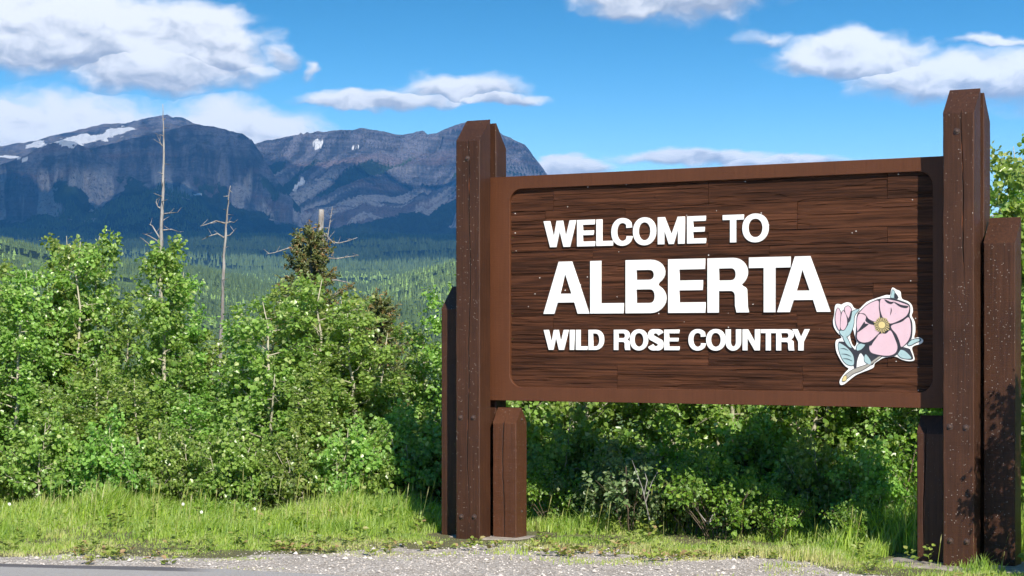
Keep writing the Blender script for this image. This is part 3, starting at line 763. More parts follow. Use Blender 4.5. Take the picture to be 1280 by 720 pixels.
# rose emblem -----------------------------------------------------------------------------------------------
def spl(pts, n=4):
    out = []; m = len(pts)
    for i in range(m):
        p0, p1, p2, p3 = (Vector(pts[(i + k) % m]) for k in (-1, 0, 1, 2))
        for k in range(n):
            t = k / n
            out.append(tuple(0.5 * ((2 * p1) + (p2 - p0) * t + (2 * p0 - 5 * p1 + 4 * p2 - p3) * t * t + (3 * p1 - p0 - 3 * p2 + p3) * t ** 3)))
    return out
def em(pts): return [on_sign(1030 + x * 0.19444, 350 + y * 0.19444, WL) for x, y in pts]
eb = [(440, 48), (465, 62), (490, 75), (499, 120), (540, 138), (564, 165), (570, 205), (562, 230), (582, 270), (586, 330), (578, 372), (605, 368), (632, 380), (636, 396), (618, 412), (582, 422), (564, 440), (574, 480), (580, 515), (545, 522), (500, 512), (465, 494), (430, 494), (380, 502), (350, 520), (325, 537), (318, 562), (290, 577), (250, 592), (205, 612), (165, 642), (130, 670), (106, 674), (100, 650), (116, 620), (140, 590), (158, 570), (138, 555), (113, 525), (93, 490), (78, 455), (73, 410), (80, 385), (105, 376), (112, 368), (100, 350), (83, 335), (63, 300), (58, 260), (66, 220), (70, 170), (85, 153), (110, 158), (125, 150), (150, 143), (175, 153), (192, 180), (225, 186), (250, 163), (280, 138), (320, 122), (365, 107), (400, 96), (425, 96), (431, 68)]
eh = [(166, 352), (186, 318), (199, 365), (210, 402), (197, 428), (182, 418), (172, 392)]
emb = link('rose_emblem', outline_mesh('rose_emblem', [em(spl(eb, 3)), em(spl(eh, 3))[::-1]], 0.008, 0.0004, 0), WHITE, SIGN); emb.location = (0, WL, 0)
emb['label'] = 'white cut-out plaque painted with a pink rose'
def inset(pts, d):
    """grow (d > 0) or shrink a closed outline"""
    a = sum(pts[i][0] * pts[(i + 1) % len(pts)][1] - pts[(i + 1) % len(pts)][0] * pts[i][1] for i in range(len(pts))); sg = 1 if a > 0 else -1
    out = []
    for i, p in enumerate(pts):
        q, r = pts[i - 1], pts[(i + 1) % len(pts)]; dx, dy = r[0] - q[0], r[1] - q[1]; l = math.hypot(dx, dy) or 1
        out.append((p[0] + sg * dy / l * d, p[1] - sg * dx / l * d))
    return out
LAY = [0]
def paint(name, pts, m, level, grow=None, smooth=True):
    ps = spl(pts, 4) if smooth else pts
    base = 0.0012 * level + 0.00004 * (LAY[0] % 9); LAY[0] += 1     # paint lies proud of the plaque, layer on layer
    if grow:
        o = link('outline', outline_mesh('outline', [em(inset(ps, grow))], 0.0011), INK, emb); o.location = (0, -base - 0.0002, 0)
    o = link(name, outline_mesh(name, [em(ps)], 0.0011), m, emb); o.location = (0, -base - 0.0012, 0); return o
paint('dark_leaf', [(195, 455), (240, 425), (290, 415), (320, 470), (372, 486), (330, 525), (305, 548), (262, 500), (235, 470), (214, 520), (208, 565), (192, 560), (196, 500)], INK, 1)  # dark ink leaf parts of the emblem artwork
paint('dark_leaf', [(92, 398), (150, 402), (192, 440), (212, 480), (208, 570), (190, 548), (185, 490), (150, 440)], INK, 1)
paint('dark_leaf', [(480, 430), (545, 440), (560, 460), (574, 505), (545, 512), (500, 500), (470, 470)], INK, 1)
paint('leaf', [(95, 408), (128, 420), (165, 452), (190, 492), (190, 546), (150, 542), (120, 510), (100, 460)], TEAL, 2, 4)
for a, b in (((108, 440), (160, 455)), ((112, 475), (178, 492)), ((122, 505), (186, 522))):
    paint('vein', [a, ((a[0] + b[0]) / 2, (a[1] + b[1]) / 2 - 8), b, ((a[0] + b[0]) / 2, (a[1] + b[1]) / 2 - 4)], INK, 4)
paint('leaf', [(215, 420), (240, 408), (268, 410), (242, 445), (212, 452)], TEAL, 2, 4)
paint('leaf', [(268, 478), (300, 518), (297, 542), (262, 522)], TEAL, 2, 3)
paint('leaf', [(478, 455), (505, 450), (535, 468), (562, 502), (530, 506), (495, 498), (475, 475)], TEAL, 2, 4)
paint('leaf', [(540, 415), (560, 390), (600, 378), (622, 386), (590, 402), (555, 420)], TEAL, 2, 5)
paint('leaf', [(430, 112), (436, 85), (442, 62), (455, 80), (456, 112)], TEAL, 2, 3)
paint('dark_leaf', [(452, 112), (456, 82), (470, 95), (480, 115), (466, 122)], INK, 2)
paint('stem', [(122, 650), (135, 615), (185, 578), (230, 560), (280, 542), (350, 494), (374, 488), (330, 522), (290, 552), (240, 582), (190, 602), (150, 632)], TAN, 2, 4)
paint('stem_tip', [(120, 650), (128, 622), (146, 616), (143, 644)], YELLOW, 4, 3)
paint('stem', [(124, 366), (146, 368), (166, 408), (178, 436), (158, 426), (138, 400)], TEAL, 2, 4)
paint('calyx', [(176, 212), (200, 194), (226, 190), (197, 230), (190, 292), (166, 350), (130, 366), (100, 332), (130, 318), (155, 290), (160, 258)], TEAL, 2, 4)
paint('bud_petal', [(90, 180), (108, 212), (105, 262), (102, 322), (80, 284), (76, 230)], PINK, 4, 4)
paint('bud_petal', [(126, 198), (145, 232), (150, 280), (130, 320), (109, 310), (110, 250), (116, 215)], PINK, 4, 4)
paint('bud_petal', [(136, 178), (160, 168), (178, 196), (166, 262), (154, 238), (138, 206)], PINK, 4, 4)
paint('dark_leaf', [(176, 196), (180, 226), (166, 268), (150, 270), (166, 230)], INK, 5)
paint('flower_outline', [(360, 120), (430, 116), (500, 134), (550, 158), (556, 200), (552, 232), (568, 270), (570, 335), (558, 388), (500, 440), (472, 478), (430, 494), (340, 487), (292, 468), (284, 425), (255, 412), (220, 400), (204, 365), (208, 320), (214, 225), (240, 190), (275, 158), (315, 136)], INK, 3)
paint('petal', [(366, 126), (400, 122), (432, 128), (470, 136), (500, 146), (544, 164), (549, 190), (533, 228), (490, 258), (430, 280), (400, 260), (377, 235), (362, 180)], PINK, 5)
paint('petal', [(351, 134), (310, 144), (270, 168), (243, 196), (230, 212), (262, 216), (282, 240), (302, 265), (345, 270), (360, 240), (354, 180)], PINK, 5)
paint('petal', [(224, 222), (252, 220), (272, 236), (268, 262), (292, 282), (320, 290), (340, 300), (360, 330), (338, 358), (300, 392), (260, 402), (228, 392), (214, 368), (217, 332), (212, 280)], PINK, 5)
paint('petal', [(364, 345), (324, 382), (294, 428), (304, 464), (342, 478), (390, 486), (430, 484), (462, 467), (474, 430), (460, 384), (430, 325), (400, 345)], PINK, 5)
paint('petal', [(440, 290), (500, 270), (543, 240), (557, 272), (560, 330), (550, 376), (527, 410), (499, 430), (488, 398), (468, 350), (437, 312)], PINK, 5)
paint('petal_fold', [(214, 338), (240, 300), (262, 268), (268, 280), (290, 284), (255, 312)], INK, 7)
paint('petal_fold', [(392, 124), (430, 140), (452, 140), (436, 154), (410, 146)], INK, 7)
paint('petal_fold', [(452, 140), (500, 160), (545, 168), (530, 180), (490, 170)], INK, 7)
paint('petal_fold', [(300, 400), (340, 366), (352, 356), (322, 396), (304, 424)], INK, 7)
paint('petal_fold', [(466, 372), (486, 398), (496, 432), (480, 440), (474, 410)], INK, 7)
paint('petal_line', [(434, 178), (438, 200), (428, 226), (432, 200)], INK, 7); paint('petal_line', [(278, 244), (312, 262), (336, 270), (308, 266)], INK, 7)
paint('flower_centre', [(375 + 46 * math.cos(a * .7854), 289 + 48 * math.sin(a * .7854)) for a in range(8)], INK, 7)
for k in range(20):
    a = 2 * math.pi * k / 20; r0, r1 = 26, 50 + 4 * ((k * 7) % 3 - 1); c, s = math.cos(a), math.sin(a); t = 3.4
    paint('stamen', [(375 + r0 * c - t * s * .6, 289 + r0 * s + t * c * .6), (375 + r1 * c - t * s, 289 + r1 * s + t * c), (375 + r1 * c + t * s, 289 + r1 * s - t * c), (375 + r0 * c + t * s * .6, 289 + r0 * s - t * c * .6)], YELLOW, 8, smooth=False)
paint('pistil', [(375 + 23 * math.cos(a * .7854), 289 + 23 * math.sin(a * .7854)) for a in range(8)], YELLOW, 9)

# concrete footings under the two post clusters
for (uc, wc, du, dw, lab) in ((TW / 2 + 0.09, 0.27, 0.36, 0.25, 'pale concrete footing at the base of the left sign posts'), (LSPAN + TW / 2 - 0.06, 0.22, 0.52, 0.34, 'low concrete footing at the base of the right sign posts')):
    bm = bmesh.new(); n = 40; rings = []
    for zz, sc in ((-0.1, 1.0), (-0.01, 1.0), (0.006, 0.95), (0.012, 0.85)):
        rings.append([bm.verts.new((sc * du * (1 + .05 * math.sin(3.1 * k + uc)) * math.copysign(abs(math.cos(2 * math.pi * k / n)) ** .6, math.cos(2 * math.pi * k / n)),
                                    sc * dw * (1 + .05 * math.cos(2.3 * k)) * math.copysign(abs(math.sin(2 * math.pi * k / n)) ** .6, math.sin(2 * math.pi * k / n)), zz)) for k in range(n)])
    for a, b in zip(rings, rings[1:]):
        for k in range(n): bm.faces.new((a[k], a[(k + 1) % n], b[(k + 1) % n], b[k]))
    bm.faces.new(rings[-1]); bmesh.ops.recalc_face_normals(bm, faces=list(bm.faces))
    o = link('concrete_footing', bm_mesh(bm, 'concrete_footing'), CONC, label=lab, cat='footing')
    o.location = SO + SU * uc + SW * wc; o.rotation_euler = (0, 0, -ANG)

# ------------------------------------------------------------------ vegetation builders
def unit(v): return v / np.maximum(np.linalg.norm(v, axis=-1, keepdims=True), 1e-9)
def leaves_mesh(name, P, D, N, size, var, shape='round'):
    """P positions, D direction to the tip, N leaf normal, size length; two folded quads per leaf"""
    D = unit(D); S = unit(np.cross(D, N)); N = np.cross(S, D); s = size[:, None]
    w1, w2, a1, a2 = (.44, .40, .26, .66) if shape == 'round' else (.24, .2, .3, .66) if shape == 'long' else (.36, .3, .3, .65)
    fold = 0.10
    pts = [P, P + D * s * a1 + S * s * w1 + N * s * fold, P + D * s * a2 + S * s * w2 * .9 + N * s * fold, P + D * s,
           P + D * s * a2 - S * s * w2 * .9 + N * s * fold, P + D * s * a1 - S * s * w1 + N * s * fold]
    V = np.stack(pts, 1).reshape(-1, 3); b = np.arange(len(P))[:, None] * 6
    f = np.concatenate([b + np.array([[0, 1, 2, 3]]), b + np.array([[0, 3, 4, 5]])], 0)
    return np_mesh(name, V, f, {'var': np.concatenate([var, var])})
def grow_tree(seed, H, spread, stems, limbs, twigs, per, leaf, low=0.08, lean=0.12, trunk_r=0.022, shape='round', twig_len=0.2, up=0.8):
    """tapered stems with limbs and twigs (one mesh) and the leaves along the twigs (another)"""
    rn = np.random.default_rng(seed); tb = TB(); LP, LD, LO = [], [], []
    for st in range(stems):
        a = rn.uniform(0, 6.28); h = H * (1.0 if st == 0 else rn.uniform(0.6, 0.92)); base = np.array([math.cos(a), math.sin(a), 0]) * (0.0 if st == 0 else rn.uniform(0.05, 0.22) * spread)
        ln = np.array([math.cos(a), math.sin(a), 0]) * lean * (0.5 if st == 0 else 1.8) * rn.uniform(.4, 1.2)
        m = 9; pts = []; wob = rn.normal(0, 0.018, (m, 3)) * H / 3
        for i in range(m):
            t = i / (m - 1); pts.append(base + ln * h * t ** 1.3 * .5 + wob[i] * (t > 0) + np.array([0, 0, h * t - 0.05]))
        pts = np.array(pts); rad = [trunk_r * (1.0 if st == 0 else .75) * (1 - t) ** 0.9 + 0.003 for t in np.linspace(0, 1, m)]
        tb.tube(pts, rad, 6)
        nl = int(limbs * (1.0 if st == 0 else 0.7))
        for k in range(nl):
            t = low + (0.97 - low) * ((k + rn.random()) / nl); i = t * (m - 1); i0 = min(int(i), m - 2); p0 = pts[i0] * (1 - i + i0) + pts[i0 + 1] * (i - i0)
            az = k * 2.39996 + rn.uniform(-.5, .5) + seed
            L = spread * (0.16 + 1.02 * (1 - t) ** 0.8 if t > .28 else .62 + 1.2 * t) * rn.uniform(.6, 1.15)
            dirh = np.array([math.cos(az), math.sin(az), 0]); rise = up * rn.uniform(.35, 1.15)
            lp = [p0]; mm = 5; cur = dirh + np.array([0, 0, rise * .5])
            for q in range(1, mm):
                cur = cur + np.array([0, 0, rise * .12]) + rn.normal(0, .13, 3); cur = cur / np.linalg.norm(cur)
                lp.append(lp[-1] + cur * L / (mm - 1))
            lp = np.array(lp); r0 = min(rad[i0] * .55, 0.011)
            tb.tube(lp, [r0 * (1 - .8 * q / (mm - 1)) + .0012 for q in range(mm)], 4, False)
            for w in range(twigs):
                tt = 0.30 + 0.70 * (w + rn.random()) / twigs; i = tt * (mm - 1); j0 = min(int(i), mm - 2); q0 = lp[j0] * (1 - i + j0) + lp[j0 + 1] * (i - j0)
                td = unit((lp[j0 + 1] - lp[j0]) / L * 3 + rn.normal(0, .75, 3) + np.array([0, 0, .25])); tl = twig_len * rn.uniform(.5, 1.3)
                if w % 3 == 0: tb.tube([q0, q0 + td * tl * .9], [.0022, .001], 3, False)
                n = int(per * rn.uniform(.6, 1.3)) + 1; s = rn.random(n) ** .8
                LP.append(q0 + td * (s * tl)[:, None] + rn.normal(0, .028, (n, 3))); LD.append(np.repeat(td[None], n, 0)); LO.append(np.repeat(dirh[None], n, 0))
    P = np.concatenate(LP); TDr = np.concatenate(LD); O = np.concatenate(LO); n = len(P)
    N = unit(O * .5 + np.array([0.1, -.25, .5]) + rn.normal(0, .5, (n, 3))); D = TDr * .35 + rn.normal(0, .6, (n, 3)) + np.array([0, 0, -.55])
    var = np.clip(rn.normal(.42, .2, n) + .28 * (P[:, 2] / H - .45) + rn.normal(0, .1, n), 0, 1)  # crown shading in the leaf colour: lighter towards the top
    keep = P[:, 2] > 0.03
    P, D, N, var = P[keep], D[keep], N[keep], var[keep]
    return tb.mesh('trunk'), leaves_mesh('crown', P, D, N, leaf * rn.uniform(.5, 1.35, len(P)), var, shape)
def plant_kit(mesh_pair, leafmat, bark=BARK):
    mesh_pair[0].materials.append(bark); mesh_pair[1].materials.append(leafmat); return mesh_pair
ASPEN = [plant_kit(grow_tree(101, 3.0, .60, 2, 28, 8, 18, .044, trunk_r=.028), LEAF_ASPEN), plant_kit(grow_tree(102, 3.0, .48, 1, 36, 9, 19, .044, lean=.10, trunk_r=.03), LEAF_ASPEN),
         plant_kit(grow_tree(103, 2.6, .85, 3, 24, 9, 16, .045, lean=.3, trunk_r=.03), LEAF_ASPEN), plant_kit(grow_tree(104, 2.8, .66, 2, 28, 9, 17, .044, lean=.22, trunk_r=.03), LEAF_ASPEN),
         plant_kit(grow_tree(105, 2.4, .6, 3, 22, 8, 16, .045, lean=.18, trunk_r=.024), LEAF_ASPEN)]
ASPEN_H = [3.0, 3.0, 2.6, 2.8, 2.4]
TWIG = flat_mat('shrub_twig_bark', (0.12, 0.09, 0.06), 0.8, 0.3)
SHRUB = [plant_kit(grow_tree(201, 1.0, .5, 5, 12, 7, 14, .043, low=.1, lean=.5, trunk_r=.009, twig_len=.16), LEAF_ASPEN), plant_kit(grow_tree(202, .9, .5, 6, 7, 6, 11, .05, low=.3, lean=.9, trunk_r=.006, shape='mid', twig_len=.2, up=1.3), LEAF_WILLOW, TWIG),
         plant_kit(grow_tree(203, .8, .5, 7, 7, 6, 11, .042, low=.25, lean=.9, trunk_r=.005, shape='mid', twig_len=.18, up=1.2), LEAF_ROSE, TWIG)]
SHRUB_H = [1.0, .9, .8]
def plant(name, kit, X, Y, sc, rot, label, cat, group=None, sx=1.0):
    root = link(name, None, label=label, cat=cat, group=group)
    root.location = (X, Y, float(near_z(X, Y)) - 0.02); root.rotation_euler = (0, 0, rot); root.scale = (sc * sx, sc * sx, sc)
    for nm, me in zip(('trunk', 'crown'), kit): link(nm, me, None, root)
    return root
def aspen(px, py, Y, k, rot, label, group=None, sx=1.0):
    """a young aspen whose tip shows at (px, py)"""
    p = at(px, py, Y); z0 = float(near_z(p.x, Y)); sc = (p.z - z0 + .02) / ASPEN_H[k]
    return plant('aspen_tree', ASPEN[k], p.x, Y, sc, rot, label, 'tree', group, sx / max(sc, .3) * min(1.15, .55 + .45 * sc))

# the thicket to the left of the sign, tip by tip
LEFT = [(22, 350, 17.5, 1, 0.3, 'young aspen with a pale bare lower stem at the left edge', 1.0),
        (78, 292, 18.6, 0, 1.1, 'young aspen with two tips, tallest at the left of the thicket', 1.0),
        (128, 288, 18.9, 1, 2.0, 'slim tall aspen between the left edge and the tall dead trunk', 1.0),
        (166, 380, 19.6, 4, 0.4, 'small aspen just left of the tall dead trunk', 1.0),
        (206, 296, 18.2, 1, 3.3, 'tall pointed aspen in front of the tallest dead trunk', 1.05),
        (252, 405, 18.8, 3, 4.4, 'aspen between the two slim dead trunks', 1.0),
        (298, 398, 17.9, 1, 5.2, 'spreading aspen in front of the second dead trunk', 1.0),
        (345, 372, 17.4, 2, 0.9, 'broad many-stemmed aspen left of the broken snag', 1.1),
        (402, 345, 18.0, 2, 2.6, 'broad aspen in front of the spruce and broken snag', 1.15),
        (384, 356, 18.5, 3, 4.9, 'aspen whose crown hides the lower half of the spruce', 1.2),
        (428, 366, 18.3, 2, 5.9, 'leaning aspen close to the right of the broken snag', 1.0),
        (100, 300, 18.4, 0, 5.0, 'dense aspen between the two tallest tips at the left', 1.0),
        (48, 330, 18.3, 3, 3.9, 'aspen just right of the bare-stemmed one at the left edge', 1.0),
        (228, 335, 18.5, 1, 0.9, 'narrow aspen right of the tallest dead trunk', 1.0),
        (450, 385, 17.7, 3, 3.7, 'rounded aspen right of the broken snag', 1.1),
        (488, 505, 17.0, 4, 1.9, 'low rounded aspen in the dip before the sign', 1.0),
        (541, 408, 18.6, 4, 5.5, 'narrow aspen just left of the sign posts', .9),
        (514, 520, 17.4, 4, 0.2, 'short aspen behind the dip beside the sign posts', 1.0),
        (-30, 322, 18.2, 3, 2.2, 'aspen cut by the left edge of the picture', 1.1)]
for px, py, Y, k, rot, lab, sx in LEFT: aspen(px, py, Y, k, rot, lab, None, sx)
ORD = ['first', 'second', 'third', 'fourth', 'fifth', 'sixth', 'seventh', 'eighth', 'ninth', 'tenth', 'eleventh', 'twelfth', 'thirteenth', 'fourteenth', 'fifteenth', 'sixteenth', 'seventeenth', 'eighteenth']
g2 = 'aspens filling the thicket on the left'
for n, (px, py, Y, k, rot) in enumerate(sorted([(50, 440, 19.4, 4, 1), (152, 470, 18.0, 4, 2), (110, 450, 17.4, 4, 3), (238, 490, 17.3, 4, 4), (278, 480, 18.6, 3, 5), (375, 450, 17.0, 4, 2.2),
                          (428, 470, 18.6, 4, .6), (330, 440, 19.0, 4, 1.6), (-90, 330, 18.6, 0, 2), (-60, 400, 17.4, 4, .3), (180, 470, 17.0, 4, 5.1), (65, 480, 17.0, 4, 4.3)])):
    aspen(px, py, Y, k, rot, 'low aspen filling the left thicket, %s from the left edge' % ORD[n], g2)
# the thicket goes on beyond both edges of the picture
g5 = 'aspens beyond the edges of the picture'
for n, (px, Y, h, k) in enumerate([(-150, 18.0, 2.7, 0), (-215, 17.4, 2.4, 3), (-280, 18.4, 2.9, 1), (-350, 17.6, 2.5, 2), (-430, 18.2, 2.8, 0), (-180, 19.2, 2.6, 4), (-320, 19.3, 2.7, 3), (1420, 15.6, 2.9, 3), (1500, 16.4, 2.7, 2), (1590, 15.8, 2.8, 0), (1680, 16.5, 2.6, 3), (1460, 17.4, 2.8, 1), (1770, 16.0, 2.7, 2)]):
    plant('aspen_tree', ASPEN[k], (px - CX) / F * Y, Y, h / ASPEN_H[k], n * 2.1, 'aspen outside the picture, where the thicket runs on', 'tree', g5, 1.0)
# behind the panel
g3 = 'aspens in the shaded thicket behind the sign'
for n, (px, Y, h) in enumerate([(590, 18.0, 2.2), (640, 17.4, 2.5), (690, 17.9, 2.4), (735, 17.0, 2.5), (780, 17.7, 2.4), (825, 16.8, 2.3), (870, 17.5, 2.4), (915, 16.6, 2.4), (960, 17.3, 2.4), (1010, 16.4, 2.4),
                                (1060, 17.0, 2.4), (1105, 16.0, 2.4), (1150, 16.6, 2.4), (1200, 16.2, 2.4), (665, 18.8, 2.3), (850, 18.6, 2.4), (1000, 18.4, 2.4), (1120, 18.0, 2.4)]):
    lab = 'aspen in the shaded front row below the panel, %s from the left' % ORD[n] if n < 14 else 'aspen in the hidden back row of the thicket behind the sign'
    k = (3, 4, 2, 0)[n % 4]; X = (px - CX) / F * Y
    plant('aspen_tree', ASPEN[k], X, Y, h / ASPEN_H[k], n * 1.7, lab, 'tree', g3, 1.1)
# right edge
aspen(1268, 178, 15.6, 0, 1.4, 'tall aspen rising behind the right-hand outer post', None, 1.0)
aspen(1252, 225, 15.0, 2, 0.7, 'aspen filling the gap between the right tall post and outer post top', None, 1.0)
aspen(1296, 200, 15.2, 3, 5.1, 'leafy aspen at the right edge above the outer post', None, 1.1)
aspen(1330, 150, 16.4, 3, 2.4, 'tall aspen beyond the right edge behind the sign', None, 1.1)
aspen(1312, 330, 14.2, 4, 0.8, 'aspen crowding the right side of the outer post', None, .9)
plant('aspen_tree', ASPEN[4], 3.82, 11.85, 2.15 / ASPEN_H[4], 0.5, 'small aspen just beyond the right edge whose leaves shade the outer post', 'tree', None, .75)
# shrubs along the foot of the thicket
def shrub(px, Y, k, h, rot, label, group=None, name='shrub'):
    X = (px - CX) / F * Y; return plant(name, SHRUB[k], X, Y, h / SHRUB_H[k], rot, label, 'shrub', group)
for n, (px, Y, k, h, nm, lab) in enumerate([(788, 15.0, 1, .72, 'willow_shrub', 'grey-green willow shrub below the middle of the panel'), (835, 15.1, 1, .6, 'willow_shrub', 'smaller willow shrub beside the forked bare twig'),
        (760, 15.4, 1, .6, 'willow_shrub', 'willow shrub nearest the left posts below the panel'), (898, 14.7, 2, .66, 'rose_bush', 'bright green rose bush below the lettering'), (930, 14.9, 2, .55, 'rose_bush', 'second rose bush, just right of the tallest one'),
        (965, 14.5, 2, .4, 'rose_bush', 'low sparse rose bush left of the rose emblem'), (870, 15.0, 2, .62, 'rose_bush', 'rose bush between the willow and the tallest rose bush'), (1090, 14.0, 2, .4, 'rose_bush', 'low rose bush below the rose emblem'), (690, 15.6, 2, .5, 'rose_bush', 'small rose bush beside the left support post')]):
    shrub(px, Y, k, h, n * 1.3, lab, None, nm)
g4 = 'undergrowth at the foot of the thicket'
for n, (px, Y, k, h) in enumerate([(700, 16.3, 0, .9), (745, 16.2, 0, .8), (860, 15.9, 2, .8), (980, 15.3, 0, .7), (1030, 15.1, 0, .8), (1080, 14.9, 0, .75), (1125, 14.8, 2, .8), (1010, 15.9, 2, 1.0), (925, 16.0, 0, .95), (1150, 15.4, 0, 1.0),
                                   (-20, 16.8, 0, .8), (45, 16.7, 0, .85), (95, 16.8, 0, .7), (140, 16.7, 0, .85), (190, 16.8, 0, .75), (240, 16.7, 0, .7), (285, 16.6, 0, .8), (330, 16.6, 0, .6), (380, 16.5, 0, .75), (425, 16.5, 0, .8), (465, 16.6, 0, .75),
                                   (505, 16.8, 0, .9), (540, 17.0, 0, .9), (660, 16.8, 0, 1.0), (600, 17.2, 0, 1.0)]):
    below = sorted((700, 745, 860, 980, 1030, 1080, 1125, 1010, 925, 1150, 660))
    lab = ('low shrub in the undergrowth below the panel, %s from the left post' % ORD[below.index(px)]) if px > 640 else 'low shrub hidden behind the left sign posts' if px == 600 else ('low leafy shrub at the grass edge of the left thicket, %s from the left' % ORD[n - 10])
    shrub(px, Y, k, h, n * 2.3, lab, g4)
# bare twigs in front of the willow
for segs, lab in (([((812, 650), (803, 610), (790, 575)), ((805, 619), (809, 600), (804, 585)), ((807, 628), (815, 602), (822, 590))], 'upright forked bare twig among the willow shrubs below the panel'),
                  ([((885, 655), (868, 634), (853, 625)), ((885, 655), (905, 632), (925, 622)), ((885, 655), (897, 632), (905, 615))], 'low spreading bare twig in front of the rose bush')):
    tb = TB()
    for a, b, c in segs: tb.tube([at(*a, 14.6), at(*b, 14.6), at(*c, 14.65)], [.0045, .0035, .0015], 5)
    link('dead_twig', tb.mesh('dead_twig'), DEAD, label=lab, cat='twig')
# dead trunks ----------------------------------------------------------------------------------------------
def dead_tree(name, trunk, rad, branches, Y, label, cat='dead tree'):
    p0 = at(*trunk[0], Y); z0 = float(near_z(p0.x, Y)); root = link(name, None, label=label, cat=cat); root.location = (p0.x, Y, z0)
    o = Vector((p0.x, Y, z0)); rn = random.Random(len(label))
    pts = [Vector((p0.x, Y, z0 - .1))] + [at(*t, Y) for t in trunk]; dense = []; dr = []
    rr = [rad[0] * 1.1] + rad
    for i in range(len(pts) - 1):
        for k in range(6):
            t = k / 6; dense.append(pts[i].lerp(pts[i + 1], t) - o + Vector((rn.uniform(-1, 1), rn.uniform(-1, 1), 0)) * .005); dr.append((rr[i] * (1 - t) + rr[i + 1] * t) * rn.uniform(.9, 1.1))
    dense.append(pts[-1] - o); dr.append(rr[-1])
    tb = TB(); tb.tube(dense, dr, 8); link('trunk', tb.mesh('trunk'), DEAD, root)
    for br in branches:
        tb = TB(); m = len(br); dy = rn.uniform(-.5, .5); bp = [at(x, y, Y) + Vector((0, dy * i / m, 0)) - o for i, (x, y) in enumerate(br)]
        r0 = .011 if m > 2 else .006
        tb.tube(bp, [r0 * (1 - .75 * i / (m - 1)) for i in range(m)], 5)
        for i in range(1, m):                                   # side twigs
            if m > 2:
                q = bp[i].lerp(bp[i - 1], rn.random() * .6); d = Vector((rn.uniform(-1, 1), rn.uniform(-1, 1), rn.uniform(.1, 1))) * .09
                tb.tube([q, q + d], [.004, .0015], 4)
        link('branch', tb.mesh('branch'), DEAD, root)
    return root
stub = lambda x, y, d, u=-2: [(x, y), (x + d, y + u)]
dead_tree('dead_tree', [(201, 420), (201, 330), (203, 250), (205, 180), (203.5, 130)], [.028, .025, .017, .010, .003],
          [[(202, 306), (193, 299), (184, 294), (175, 291)], [(202, 318), (192, 310), (183, 303), (177, 298)], [(203, 262), (196, 258), (192, 252), (191, 247)], [(203, 268), (209, 265), (216, 263)],
           [(203, 288), (212, 286), (221, 289)], [(201, 300), (190, 282), (186, 280)], [(204, 183), (198, 178), (195, 173), (193, 166)], [(203, 246), (196, 243)], stub(204, 205, 5), stub(204, 218, -4), stub(203, 232, 5), stub(204, 170, -4), stub(204.5, 150, 4), stub(203, 276, 7, -6), stub(204, 160, 4), stub(202, 252, 12, -1)],
          20.6, 'tallest slim bare dead trunk rising above the aspens')
dead_tree('dead_tree', [(276, 430), (278, 390), (280, 320), (284, 265), (288, 232)], [.024, .020, .015, .010, .004],
          [[(280, 297), (272, 292), (262, 295), (252, 300)], [(281, 279), (272, 277), (263, 282), (257, 285)], [(281, 295), (286, 294), (291, 288)], [(283, 279), (288, 277), (292, 278)], stub(279, 310, 6), stub(279, 322, -7, -3), stub(278, 350, 9, -1), stub(282, 262, -6, -2), stub(285, 250, 5, 2), stub(286, 245, -6, 1), stub(284, 268, 6, 0), stub(287, 238, 4, 3)],
          21.0, 'shorter slim dead trunk right of the tallest one')
dead_tree('snag', [(398, 430), (399, 380), (400, 330), (402, 262)], [.045, .042, .038, .03],
          [[(404, 330), (408, 300), (411, 275), (413, 256)], [(404, 292), (416, 303), (424, 304), (436, 301), (447, 297)], [(404, 322), (420, 323), (435, 320), (446, 318)], [(400, 307), (380, 309), (362, 311), (346, 317), (337, 319)], [(408, 292), (413, 300), (422, 307)],
           [(404, 352), (420, 350), (434, 353), (446, 361)], [(400, 318), (386, 316), (372, 316)], [(400, 365), (388, 363), (372, 365)], stub(404, 298, 8, 2), stub(410, 285, -6, 0), stub(412, 268, 4, -3)],
          20.4, 'broken grey snag with curved bare branches above the aspens')
